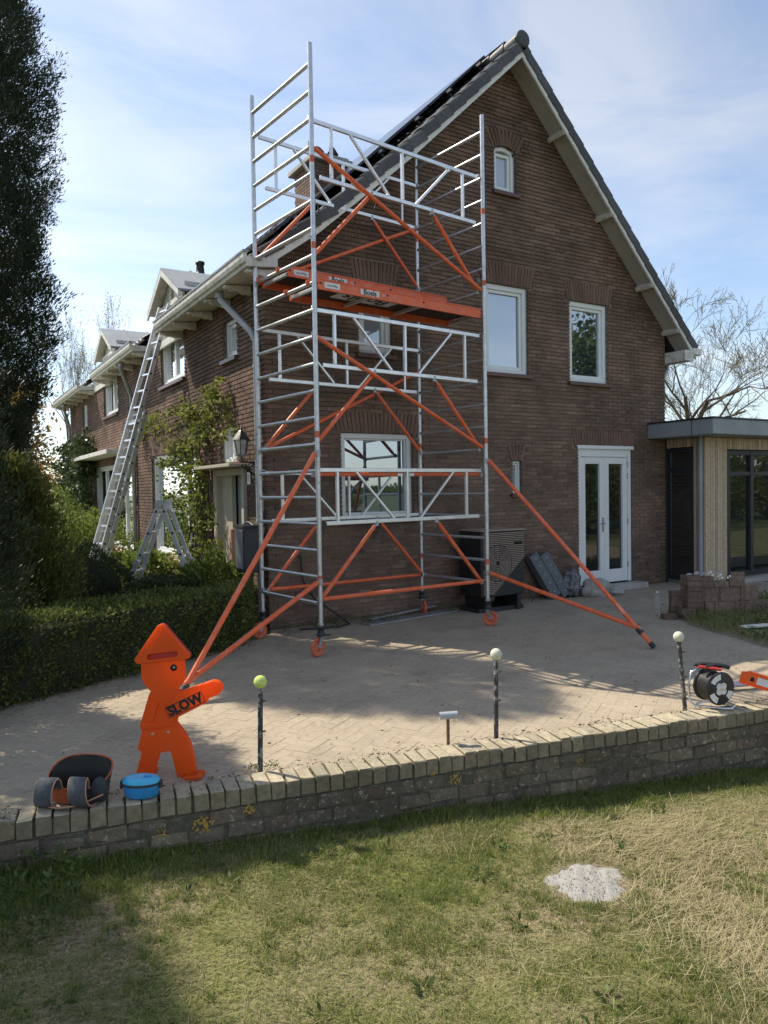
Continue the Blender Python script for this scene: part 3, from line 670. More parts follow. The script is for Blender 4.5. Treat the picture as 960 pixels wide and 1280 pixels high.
# ---- front eaves: gutter boxes, brackets, downpipes
for (y0, y1) in ((-.5, 3.7), (5.5, 9.67), (11.5, 16.0)):
    m = MB(); prof = [(-.005, 4.5), (-.36, 4.462), (-.395, 4.465), (-.40, 4.50), (-.43, 4.515), (-.445, 4.56), (-.445, 4.625), (-.41, 4.63), (-.395, 4.575), (-.1, 4.58), (-.005, 4.66)]
    m.prism(prof, (0, y0, 0), (1, 0, 0), (0, 0, 1), (0, 1, 0), y1 - y0); g_ = build('gutter', m, 'cream', house)
    m = MB(); m.b2((-.455, y0 - .02, 4.62), (-.385, y1 + .02, 4.645)); build('gutter_lip', m, 'zinc', g_)
    nb = round((y1 - y0) / .82)
    for k in range(nb + 1):
        y = y0 + .12 + (y1 - y0 - .24) * k / nb; m = MB()
        m.prism([(-.01, 4.485), (-.37, 4.45), (-.37, 4.43), (-.345, 4.412), (-.31, 4.418), (-.28, 4.40), (-.24, 4.39), (-.2, 4.398), (-.15, 4.385), (-.1, 4.37), (-.05, 4.38), (-.01, 4.37)], (0, y - .04, 0), (1, 0, 0), (0, 0, 1), (0, 1, 0), .08); build('bracket', m, 'cream', g_)
RECALC.update(['jacket_hem', 'trouser_cuff', 'folded_arm', 'arm', 'head', 'gutter', 'bracket', 'panel', 'solar_panel', 'gable_panel', 'dormer_roof', 'sign_body', 'hat', 'beam'])
m = MB()
m.b2((-.03, -.34, 4.6), (.05, 3.6, 4.72)); m.b2((-.03, 3.6, 4.42), (.015, 5.6, 4.82)); m.b2((-.03, 9.6, 4.42), (.015, 11.6, 4.82)); build('eaves_board', m, 'cream', house)
for pts in ([(-.3, .78, 4.46), (-.3, .76, 4.36), (-.1, .2, 3.85), (-.055, .14, 3.7), (-.055, .14, .0)], [(-.3, 6.9, 4.46), (-.3, 6.95, 4.34), (-.1, 7.1, 3.9), (-.055, 7.15, 3.75), (-.055, 7.15, .0)], [(-.3, 14.8, 4.46), (-.3, 14.85, 4.34), (-.1, 15.4, 3.95), (-.055, 15.5, 3.8), (-.055, 15.5, 0)]):
    m = MB(); m.tube(pts, .042, 12)
    for z in (3.4, 2.4, 1.4): m.tube([(pts[-1][0], pts[-1][1], z - .02), (pts[-1][0], pts[-1][1], z + .02)], .048, 12)
    m.lathe([(.06, 0), (.06, .06), (.045, .08)], (pts[0][0], pts[0][1], pts[0][2] - .08)); build('downpipe', m, 'gutterzinc', house)
# ---- dormers
for yc in (4.2, 9.6):
    e, rz, ez, fx = 1.03, 5.67, 5.08, -.17
    m = MB(); m.b2((-.0, yc - .82, 4.5), (.06, yc - .74, 5.2)); m.b2((-.0, yc + .74, 4.5), (.06, yc + .82, 5.2)); m.b2((-.005, yc - .74, 5.0), (.05, yc + .74, 5.12))
    m.quad((.0, yc - .82, 4.6), (1.2, yc - .82, 5.2), (1.2, yc - .82, 5.3), (.0, yc - .82, 5.3)); m.quad((.0, yc + .82, 4.6), (1.2, yc + .82, 5.2), (1.2, yc + .82, 5.3), (.0, yc + .82, 5.3))
    dm = build('dormer', m, 'cream', house)
    m = MB()
    for s in (-1, 1):
        a = [(fx, yc, rz), (fx, yc + s * e, ez), (1.5, yc + s * e, ez), (1.5, yc, rz)]; m.add(a + [(x, y, z + .035) for x, y, z in a], [(0, 1, 2, 3), (7, 6, 5, 4), (0, 4, 5, 1), (1, 5, 6, 2), (2, 6, 7, 3)])
        for xx in (.35, .9): m.bar((xx, yc + s * .02, rz + .045), (xx, yc + s * e, ez + .045), .012, .03)
    build('dormer_roof', m, 'zinc', dm)
    m = MB()
    for s in (-1, 1):
        m.prism([(0, rz - yc * 0 - .0), (s * e, ez), (s * e, ez - .09), (0, rz - .11)], (fx, yc, 0), (0, 1, 0), (0, 0, 1), (1, 0, 0), .03)
    m.b2((-.01, yc - .035, 5.1), (.03, yc + .035, rz - .05)); m.b2((-.03, yc - .78, 5.05), (.03, yc + .78, 5.13)); build('barge_board', m, 'cream', dm)
    m = MB(); m.add([(.03, yc - .9, 5.1), (.03, yc + .9, 5.1), (.03, yc, rz - .03)], [(0, 1, 2)]); m.add([(fx + .02, yc - e + .02, ez - .01), (.03, yc - e + .02, ez - .01), (.03, yc, rz - .02), (fx + .02, yc, rz - .02)], [(0, 1, 2, 3)]); m.add([(fx + .02, yc + e - .02, ez - .01), (.03, yc + e - .02, ez - .01), (.03, yc, rz - .02), (fx + .02, yc, rz - .02)], [(0, 1, 2, 3)]); build('gable_panel', m, 'cream', dm)
# ---- front door, hood, lamp, number, letter box
m = MB(); m.b2((-.05, 1.86, -.02), (.1, 2.0, 2.12)); m.b2((-.05, .72, -.02), (.1, .82, 2.12)); m.b2((-.05, .82, 2.02), (.1, 1.86, 2.12)); pd = build('front_door', m, 'oldwood', house, bevel=.008)
m = MB(); m.b2((-.28, .62, 2.125), (.02, 2.2, 2.17)); build('door_hood', m, 'oldwood', pd, bevel=.006)
m = MB(); m.b2((.12, .82, .0), (.16, 1.4, 2.02)); build('door_leaf', m, 'grey', pd)
m = MB(); m.b2((.03, 1.4, .0), (.09, 1.86, 2.02)); build('side_panel', m, 'oldwood', pd)
m = MB(); m.b2((-.02, 1.33, .0), (.1, 1.4, 1.25)); build('door_edge', m, 'terra', pd)
m = MB(); m.bar((0, .42, 2.0), (-.26, .22, 2.13), .02, .02); m.bar((0, .42, 2.17), (-.26, .22, 2.17), .02, .02); m.tube([(-.02, .4, 2.16), (-.1, .35, 2.1), (-.2, .27, 2.14)], .009, 6)
for k in range(3): m.tube([(-.05 - .06 * k + .025 * math.cos(a), .38 - .045 * k, 2.1 + .025 * math.sin(a)) for a in np.linspace(0, 2 * math.pi, 9)], .006, 5)
m.b2((-.012, .34, 1.96), (0, .5, 2.22)); m.tube([(-.25, .22, 2.17), (-.25, .22, 2.24)], .012, 8); lamp = build('wall_lamp', m, 'black', house)
m = MB(); m.lathe([(.035, 2.24), (.06, 2.27), (.09, 2.45)], (-.25, .22, 0), seg=6, smooth=False); build('lamp_glass', m, 'glass_lace', lamp)
m = MB(); m.lathe([(.125, 2.45), (.11, 2.47), (.04, 2.56), (.02, 2.58), (.02, 2.6), (0, 2.63)], (-.25, .22, 0), seg=6, smooth=False)
for k in range(6):
    a = math.pi / 3 * k; m.tube([(-.25 + .062 * math.cos(a), .22 + .062 * math.sin(a), 2.27), (-.25 + .093 * math.cos(a), .22 + .093 * math.sin(a), 2.45)], .006, 5)
build('lamp_shade', m, 'black', lamp)
m = MB(); m.b2((-.02, .555, 1.88), (-.004, .655, 2.05)); np_ = build('number_plate', m, 'white', house, bevel=.004)
text('number', '1', 'print', np_, (-.022, .605, 1.965), (0, -1, 0), (0, 0, 1), .13)
# ---- bay roof further along the front
m = MB(); m.b2((-.45, 7.9, 2.66), (-.012, 12.4, 2.76)); bay = build('porch_roof', m, 'cream', house, bevel=.01)
m = MB(); m.tube([(-.4, 12.25, 2.66), (-.36, 12.25, 2.5), (-.36, 12.25, 0)], .035, 8); build('porch_pipe', m, 'white', bay)

# ------------------------------------------------------------------ timber extension on the right
ext = thing('timber_extension', (7.8, -.8, 0), 'flat roofed extension clad in vertical larch boards with a zinc roof edge', 'extension')
m = MB(); m.b2((7.30, -1.30, 2.61), (14.5, 5, 2.87)); build('roof_edge', m, 'zinc', ext, bevel=.012)
m = MB(); m.b2((7.28, -1.32, 2.87), (14.5, 5, 2.895)); m.b2((7.29, -.9, 2.6), (7.3, -.895, 2.87)); build('roof_trim', m, 'anthracite', ext)
m = MB(); m.b2((7.772, -.01, -.05), (7.84, .4, 2.61)); m.b2((7.84, -.76, .06), (8.42, -.6, 2.61)); m.b2((7.9, -.6, .06), (8.42, 0, 2.61)); m.b2((8.42, -.72, 2.37), (14.5, -.5, 2.61)); build('wall', m, 'core', ext)
def planks(a0, a1, z0, z1, f, wid=.068):
    a = a0
    while a < a1 - .01:
        w = min(wid, a1 - a); m = MB(); lo, hi = f(a + .0045, z0), f(a + w - .0045, z1)
        m.b2(tuple(min(p, q) for p, q in zip(lo[0], hi[1])), tuple(max(p, q) for p, q in zip(lo[0], hi[1]))); build('plank', m, 'wood', ext); a += wid
RECALC.add('plank')
planks(7.80, 8.42, .08, 2.6, lambda a, z: ((a, -.80, z), (a, -.765, z)))
planks(-.76, -.56, .08, 2.6, lambda a, z: ((7.80, a, z), (7.835, a, z)))
planks(8.42, 14.4, 2.40, 2.6, lambda a, z: ((a, -.80, z), (a, -.765, z)))
planks(-.56, -.0, 2.45, 2.6, lambda a, z: ((7.80, a, z), (7.835, a, z)))
m = MB(); m.b2((7.82, -.555, .06), (7.88, -.49, 2.44)); m.b2((7.82, -.07, .06), (7.88, -.005, 2.44)); m.b2((7.82, -.49, .06), (7.88, -.07, .14)); m.b2((7.82, -.49, 2.37), (7.88, -.07, 2.44)); m.b2((7.82, -.49, 2.03), (7.88, -.07, 2.09)); sd = build('side_door', m, 'anthracite', ext)
m = MB(); m.quad((7.85, -.49, .14), (7.85, -.07, .14), (7.85, -.07, 2.37), (7.85, -.49, 2.37)); build('pane', m, 'glass_dark', sd)
m = MB()
for x in (8.43, 9.13, 10.3, 11.5, 12.7, 13.9): m.b2((x, -.79, .1), (x + .09, -.71, 2.38))
m.b2((8.52, -.785, .1), (13.9, -.715, .19)); m.b2((8.52, -.785, 2.3), (13.9, -.715, 2.38)); m.b2((8.52, -.783, 1.93), (13.9, -.717, 2.0)); wf = build('window', m, 'anthracite', ext)
for a, b in ((8.52, 9.13), (9.22, 10.3), (10.39, 11.5), (11.59, 12.7), (12.79, 13.9)):
    for z0, z1 in ((.19, 1.93), (2.0, 2.3)):
        m = MB(); m.quad((a, -.74, z0), (b, -.74, z0), (b, -.74, z1), (a, -.74, z1)); build('pane', m, 'glass_mid', wf) if 'glass_mid' in M else build('pane', m, 'glass_dark', wf)
m = MB(); m.tube([(7.77, -.72, 2.62), (7.77, -.72, .05)], .04, 12)
for z in (.75, 1.9): m.tube([(7.77, -.72, z - .03), (7.77, -.72, z + .03)], .046, 12)
build('downpipe', m, 'zinc', ext)
m = MB(); m.b2((7.6, -.95, -.01), (14.5, -.5, .07)); build('plinth', m, 'concrete', ext)

# ------------------------------------------------------------------ scaffold tower
SO = Vector((-.129, -1.738, 0)); syw = R(6.557); SA = Vector((math.cos(syw), math.sin(syw), 0)); SB = Vector((-SA.y, SA.x, 0)); SL, SW = 2.554, 1.294
def sp_(a, b, z): return SO + SA * a + SB * b + Vector((0, 0, z))
def rz(k): return .568 + (21 - k) * .2857
tower = thing('scaffold_tower', tuple(SO), 'tall aluminium rolling scaffold tower with orange braces and platforms at the house corner', 'scaffold')
for a in (0, SL):
    for b in (0, SW):
        m = MB(); m.tube([sp_(a, b, .33), sp_(a, b, 6.49)], .026, 14)
        for z in (.62 + 2, .62 + 4): m.tube([sp_(a, b, z - .18), sp_(a, b, z - .165)], .029, 14)
        post = build('post', m, 'alu', tower)
        for z in (2.44, 4.44): m = MB(); m.tube([sp_(a, b, z), sp_(a, b, z + .012)], .0285, 14); m.tube([sp_(a - .036, b, z + .03), sp_(a + .036, b, z + .03)], .006, 6); build('locking_pin', m, 'black', post)
        for z in (2.35, 4.35, 5.25, .8):
            if (a, b) in ((0, 0), (SL, 0), (SL, SW)):
                m = MB(); m.tube([sp_(a, b, z), sp_(a, b, z + .07)], .0268, 14, cap=False); build('sticker', m, 'wheel', post)
        # castor with spindle, brake collar, fork and wheel
        m = MB(); m.tube([sp_(a, b, .2), sp_(a, b, .4)], .019, 12); m.tube([sp_(a, b, .33), sp_(a, b, .36)], .034, 12); cst = build('castor', m, 'steel', tower)
        m = MB(); m.lathe([(.03, .215), (.052, .225), (.052, .24), (.036, .25), (.036, .3), (.045, .305), (.045, .32), (.03, .325)], sp_(a, b, 0), seg=16); m.bar(sp_(a - .03, b - .04, .232), sp_(a + .07, b - .06, .232), .03, .012); build('brake', m, 'black', cst)
        ang = {(0, 0): .3, (SL, 0): 2.3, (0, SW): .1, (SL, SW): 1.4}[(a, b)]; wd = Vector((math.cos(ang), math.sin(ang), 0)); wx = Vector((-wd.y, wd.x, 0))
        off = {(0, 0): -.045, (SL, 0): .045, (0, SW): -.05, (SL, SW): .02}[(a, b)]; wc = sp_(a, b, .1) + SA * off
        m = MB(); A3 = Matrix((wd, Vector((0, 0, 1)), wx)).transposed()
        m.lathe([(.0, -.018), (.03, -.018), (.035, -.012), (.075, -.012), (.08, -.018), (.094, -.017), (.1, -.0018), (.1, .008), (.094, .017), (.08, .018), (.075, .012), (.035, .012), (.03, .018), (0, .018)], wc, A3, 28); build('wheel', m, 'wheel', cst)
        m = MB()
        for s in (-1, 1): m.bar(wc + wx * (s * .026), sp_(a, b, .215) + wx * (s * .026), .045, .006, up=tuple(wx))
        m.bar(sp_(a, b, .212) - wx * .03, sp_(a, b, .212) + wx * .03, .05, .008); m.tube([wc - wx * .034, wc + wx * .034], .01, 10); build('fork', m, 'steel', cst)
for a in (0, SL):
    for k in range(1, 22):
        m = MB(); m.tube([sp_(a, .02, rz(k)), sp_(a, SW - .02, rz(k))], .0205, 12); build('rung', m, 'alu', tower)
def guard(b, kt, kb, par):
    zt, zb = rz(kt) + .01, rz(kb) + .0; m = MB(); P = lambda a, z: sp_(a, b, z); w = .03
    m.bar(P(.05, zt), P(SL - .05, zt), .03, .045); m.bar(P(.13, zb), P(SL - .09, zb), .03, .045)
    g = build('guard_frame', m, 'alu2', par, bevel=.005)
    for t in (.11, .5, .88): m = MB(); m.bar(P(SL * t, zb + .02), P(SL * t, zt - .02), w, .035, up=tuple(SB)); build('upright_bar', m, 'alu2', g, bevel=.004)
    for t0, t1 in ((.21, .42), (.79, .58)): m = MB(); m.bar(P(SL * t0, zt - .02), P(SL * t1, zb + .02), w * .9, .032, up=tuple(SB)); build('diagonal_bar', m, 'alu2', g, bevel=.004)
    for a in (.03, SL - .03):
        m = MB(); m.tube([P(a + (.06 if a < 1 else -.06), zt), P(a, zt + .035), P(a - (.03 if a < 1 else -.03), zt + .03), P(a - (.03 if a < 1 else -.03), zt - .0)], .012, 8); build('hook', m, 'steel', g)
    for t in (.34, .68):
        m = MB(); m.tube([P(SL * t, zb - .02), P(SL * t + .02, zb - .1), P(SL * t - .005, zb - .17)], .008, 6); build('strap', m, 'black', g)
def brace(p, q, r=.0235):
    m = MB(); m.tube([p, q], r, 12); o = build('brace', m, 'orange', tower)
    dv = (Vector(q) - Vector(p)).normalized()
    for e, s in ((Vector(p), 1), (Vector(q), -1)): m = MB(); m.tube([e - dv * (s * .05), e + dv * (s * .07)], .017, 8); m.tube([e - dv * (s * .05) - Vector((0, 0, .03)), e - dv * (s * .05) + Vector((0, 0, .03))], .024, 10); build('clamp', m, 'steel', o)
bf, bb = .05, SW - .05
for kf, kb_, sf, sb in (((3, 5), (2, 4), 8, 7), ((10, 12), (10, 12), 15, 15), ((16, 18), (16, 18), 21, 21)):
    pass
for (f0_, f1_), (b0_, b1_), sf, sb in (((3, 5), (2, 4), 8, 7), ((10, 12), (10, 12), 15, 15), ((16, 18), (16, 18), 21, 21)):
    guard(bf, f0_, f1_, tower); guard(bb, b0_, b1_, tower)
    for b, kb_, ks in ((bf, f1_, sf), (bb, b1_, sb)):
        brace(sp_(SL * .307, b, rz(kb_) - .06), sp_(.06, b + (.02 if b == bf else -.02), rz(ks) + .04)); brace(sp_(SL * .69, b, rz(kb_) - .06), sp_(SL - .07, b + (.02 if b == bf else -.02), rz(ks) + .04))
brace(sp_(.04, .02, rz(4)), sp_(SL - .04, .02, rz(8) + .02)); brace(sp_(.04, .02, rz(11)), sp_(SL - .04, .02, rz(15) + .02))
brace(sp_(.04, SW - .02, rz(8)), sp_(SL - .04, SW - .02, rz(4))); brace(sp_(.04, SW - .02, rz(15)), sp_(SL - .04, SW - .02, rz(11)))
brace(sp_(.05, .03, rz(21) + .04), sp_(SL - .05, .03, rz(21) + .02)); brace(sp_(.05, SW - .03, rz(21) + .02), sp_(SL - .05, SW - .03, rz(21)))
brace(sp_(.05, .09, rz(16) - .035), sp_(SL - .05, .09, rz(16) - .035))
for b0, kr in ((.03, 9), (.66, 8)):
    z0 = rz(kr); m = MB()
    for b in (b0, b0 + .585): m.bar(sp_(.07, b, z0 + .0), sp_(SL - .05, b, z0 + .0), .03, .11); m.bar(sp_(.07, b, z0 + .055), sp_(SL - .05, b, z0 + .055), .045, .012)
    pl = build('platform', m, 'orange', tower)
    m = MB(); m.bar(sp_(.08, b0 + .2925, z0 + .025), sp_(SL - .06, b0 + .2925, z0 + .025), .55, .014); build('deck', m, 'deck', pl)
    for a in (.09, .8, 1.55, SL - .07): m = MB(); m.bar(sp_(a, b0 + .02, z0 - .02), sp_(a, b0 + .565, z0 - .02), .04, .035); build('cross_member', m, 'alu2', pl)
    m = MB()
    for b in (b0 + .06, b0 + .52):
        for a, s in ((.0, 1), (SL, -1)): m.bar(sp_(a - s * .02, b, z0 + .03), sp_(a + s * .1, b, z0 + .02), .045, .02); m.bar(sp_(a - s * .025, b, z0 + .035), sp_(a - s * .025, b, z0 - .02), .045, .015, up=tuple(SB))
    build('hook', m, 'wheel', pl)
    fy = b0 - .0165
    for a, w in ((.62, .26), (.14, .2)):
        m = MB(); m.bar(sp_(a, fy, z0 + .0), sp_(a + w, fy, z0 + .0), .002, .062); build('label', m, 'labelw', pl)
    text('lettering', 'Boels', 'print', pl, sp_(.75, fy - .0022, z0), SA, (0, 0, 1), .085, .0004, bold=.002)
    text('lettering', 'max.200kg', 'print', pl, sp_(.24, fy - .0022, z0), SA, (0, 0, 1), .032, .0004)
    text('lettering', 'Boels', 'labelw', pl, sp_(.96, fy - .0012, z0), SA, (0, 0, 1), .03, .0004)
    m = MB()
    for a in (1.55, 1.0, .09): m.tube([sp_(a, fy + .003, z0 + .01), sp_(a, fy - .003, z0 + .01)], .014, 10)
    build('rivet', m, 'black', pl)
    m = MB(); m.bar(sp_(.5, b0 + .29, z0 + .0165), sp_(1.35, b0 + .29, z0 + .0165), .3, .002); build('banner', m, 'labelw', pl)
    text('lettering', 'Boels', 'print', pl, sp_(.92, b0 + .29, z0 + .0148), -SA, SB, .3, .0004, bold=.006)
# Boels label on the horizontal brace behind the lowest guard frame
m = MB(); pz = rz(16) - .04; m.bar(sp_(1.15, .0655, pz), sp_(1.4, .0655, pz), .002, .035); lb_ = build('label', m, 'labelw', tower); text('lettering', 'Boels', 'print', lb_, sp_(1.275, .0638, pz), SA, (0, 0, 1), .045, .0004, bold=.001)
# stabilisers
def tow(q): v = Vector((-.52, -.85, .1)); return v.normalized()
for post_ab, foot, z1, z2, tj in (((0, 0), Vector((-1.96, -2.70, .0)), 2.18, .80, .955), ((SL, 0), Vector((2.99, -3.55, .0)), 2.13, .69, .93)):
    p1 = sp_(*post_ab, z1); p2 = sp_(*post_ab, z2); dirf = (foot - sp_(*post_ab, 0)).normalized() * .05; p1 = p1 + dirf; p2 = p2 + dirf
    ft = foot + Vector((0, 0, .03)); m = MB(); m.tube([p1, ft], .025, 14); st = build('stabiliser', m, 'orange', tower)
    j = p1.lerp(ft, tj); m = MB(); m.tube([p2, j + Vector((0, 0, .03))], .025, 14); build('stabiliser_tube', m, 'orange', st)
    dv = (ft - p1).normalized(); m = MB(); m.tube([ft - dv * .05, ft + dv * .012], .029, 12); build('rubber_foot', m, 'black', st); m = MB(); m.tube([j - dv * .04, j + dv * .03], .032, 12); build('coupler', m, 'black', st)
    for p in (p1, p2): m = MB(); m.tube([p - dirf * 1.0 - Vector((0, 0, .035)), p - dirf * 1.0 + Vector((0, 0, .035))], .034, 12); m.bar(p - dirf * .9, p + dirf * .4, .03, .035); build('clamp', m, 'steel', st)
    m = MB(); m.tube([j - Vector((0, 0, .03)), j + Vector((0, 0, .04))], .02, 8); build('clamp', m, 'steel', st)
    q = p1.lerp(ft, .82); m = MB(); m.bar(q - dv * .07 + tow(q) * .0245, q + dv * .07 + tow(q) * .0245, .02, .003, up=tuple(tow(q))); build('label', m, 'labelw', st)

# ------------------------------------------------------------------ garden wall
wall = thing('garden_wall', tuple(WP), 'low weathered brick garden wall with a lichened brick coping between drive and lawn', 'wall')
def wp(s, t, z): return WP + wdir * s + wn * t + Vector((0, 0, z))
WAX = Matrix((wdir, wn, Vector((0, 0, 1)))).transposed()
m = MB(); m.box(wp(2.2, .1, -.33), (4.6, .0925, .235), WAX); m.box(wp(2.2, .1, -.045), (4.6, .084, .053), WAX); build('core', m, 'wallmortar', wall)
def rough_brick(h, n=2, jit=.006, rr=rnd):
    bm = bmesh.new(); bmesh.ops.create_cube(bm, size=2)
    for v in bm.verts: v.co = Vector((v.co.x * h[0], v.co.y * h[1], v.co.z * h[2]))
    bmesh.ops.bevel(bm, geom=bm.edges[:], offset=min(h) * .1, segments=1, affect='EDGES')
    for v in bm.verts: v.co += Vector((rr.gauss(0, jit), rr.gauss(0, jit), rr.gauss(0, jit)))
    me = bpy.data.meshes.new('brick'); bm.to_mesh(me); bm.free(); return me
cop = []
for k in range(8):
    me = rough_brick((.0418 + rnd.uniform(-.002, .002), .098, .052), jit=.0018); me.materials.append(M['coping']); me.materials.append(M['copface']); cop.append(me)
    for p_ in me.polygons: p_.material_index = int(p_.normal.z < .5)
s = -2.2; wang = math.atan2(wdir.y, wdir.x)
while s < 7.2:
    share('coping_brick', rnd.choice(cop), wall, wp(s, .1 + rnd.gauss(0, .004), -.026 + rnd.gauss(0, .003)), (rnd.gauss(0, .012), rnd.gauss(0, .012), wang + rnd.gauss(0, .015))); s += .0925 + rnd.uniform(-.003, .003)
wbm = []
for k in range(8):
    me = rough_brick((.1, .04, .042), jit=.0035); me.materials.append(M['wallbrick']); wbm.append(me)
for c in range(5):
    s = -2.3 + (c % 2) * .108
    while s < 7.2:
        share('brick', rnd.choice(wbm), wall, wp(s, .042 + rnd.gauss(0, .004), -.128 - c * .095 + rnd.gauss(0, .002)), (rnd.gauss(0, .02), rnd.gauss(0, .015), wang + rnd.gauss(0, .015))); s += .216 + rnd.uniform(-.012, .012)
# lichen crusts on the face
def crust(c, r, seed, t=.0, parent=wall):
    q = random.Random(seed); m = MB(); 
    for k in range(46):
        a = q.uniform(0, 6.28); rr_ = r * math.sqrt(q.random()) * 1.15; n = 7; ph = q.uniform(0, 6); sz = r * q.uniform(.06, .26) * (1.3 - .7 * rr_ / r)
        ce = c + wdir * (rr_ * math.cos(a) * 1.15) + Vector((0, 0, rr_ * math.sin(a) * .8)); yo = q.uniform(0, .003)
        ring = [ce + wdir * (sz * math.cos(b) * (1 + .25 * math.sin(3 * b + ph))) + Vector((0, 0, sz * math.sin(b) * (1 + .25 * math.cos(2 * b + ph)))) - wn * (t + yo) for b in np.linspace(0, 6.283, n, endpoint=False)]
        m.add(ring + [ce - wn * (t + yo + .003)], [(i, (i + 1) % n, n) for i in range(n)])
    build('lichen', m, 'lichen', parent)
for s_, z_, r_ in ((1.06, -.155, .055), (1.33, -.115, .035), (.82, -.175, .035), (2.68, -.13, .04), (2.52, -.07, .02), (1.92, -.13, .028), (2.85, -.17, .022), (3.65, -.15, .022)): crust(wp(s_, .004, z_), r_, int(s_ * 100))

# ------------------------------------------------------------------ plants
def spray_field(P, D, size, name, m, parent=None, loc=(0, 0, 0), aspect=.5, spread=.6, kind=None):
    V, F = leaves(P, D, size, aspect, spread); o = arr_mesh(name, V, F, m, parent, loc)
    return tag(o, kind=kind)
def clump_cloud(centres, rad, n, flat=.8):
    k = npr.integers(0, len(centres), n); off = npr.normal(0, 1, (n, 3)); off = unit(off) * (npr.random((n, 1)) ** .5) * np.asarray(rad)[k][:, None]; off[:, 2] *= flat
    return centres[k] + off, off
def column_tree(name, base, h, radfn, label, cat, m, nclump, per, size, group=None, lean=(0, 0), aspect=.18, gaps=.0):
    o = thing(name, tuple(base), label, cat, group); base = np.array(base)
    z = npr.random(nclump) ** .9 * h; a = npr.uniform(0, 2 * np.pi, nclump)
    r = np.array([radfn(q / h) for q in z]) * (1 + .16 * np.sin(a * 3 + z * 2.1) + npr.normal(0, .1, nclump)); r *= np.where(npr.random(nclump) < .35, npr.uniform(.35, .9, nclump), 1)
    C = base + np.stack([r * np.cos(a) + lean[0] * z / h, r * np.sin(a) + lean[1] * z / h, z], 1)
    out = np.stack([np.cos(a), np.sin(a), .9 + 0 * a], 1)
    k = np.repeat(np.arange(nclump), per); n = len(k)
    L = npr.random((n, 1)); P = C[k] + out[k] * (L - .5) * size * 3.2 + npr.normal(0, size * .75, (n, 3)); P[:, 2] = np.maximum(P[:, 2], base[2] + .02)
    spray_field(P, out[k] + np.array([0, 0, .35]), size, 'foliage', m, o, aspect=aspect, spread=.55)
    t = MB(); t.tube([tuple(base), tuple(base + [lean[0] * .5, lean[1] * .5, h * .5]), tuple(base + [lean[0], lean[1], h * .96])], [radfn(.3) * .14, radfn(.3) * .09, .01], 8)
    for q in range(26):
        zz = h * (.05 + .9 * q / 26); aa = q * 2.4; rr_ = radfn(zz / h) * .75; t.tube([tuple(base + [0, 0, zz]), tuple(base + [rr_ * math.cos(aa), rr_ * math.sin(aa), zz + rr_ * .9])], [.02, .006], 5)
    build('trunk', t, 'bark', o)
    return o
column_tree('conifer_tree', (-3.28, 2.9, -.02), 9.1, lambda u: float(np.interp(u, [0, .1, .22, .3, .45, .6, .8, .93, 1], [.62, .7, .74, .76, .98, 1.0, .98, .98, .7])), 'tall dark columnar conifer rising past the top of the picture', 'tree', 'conifer', 6200, 60, .058, aspect=.24)
column_tree('conifer_tree', (-3.88, -1.7, -.02), 3.9, lambda u: float(np.interp(u, [0, .12, .5, .8, 1], [.68, .74, .7, .56, .12])), 'short dark conifer at the left end of the long hedge', 'tree', 'conifer', 2400, 56, .05, aspect=.24)
column_tree('conifer_tree', (-5.9, -1.1, -.02), 6.6, lambda u: float(np.interp(u, [0, .12, .5, .8, 1], [.8, .95, .9, .6, .1])), 'dark conifer beyond the left edge of the drive', 'tree', 'conifer', 1800, 34, .085, aspect=.22)
column_tree('conifer_tree', (-3.0, -.1, -.02), 2.15, lambda u: float(np.interp(u, [0, .15, .5, .8, 1], [.5, .56, .48, .32, .08])), 'golden green bushy conifer behind the hedge beside the tall dark conifer', 'conifer', 'thuja', 1100, 40, .06, aspect=.3)
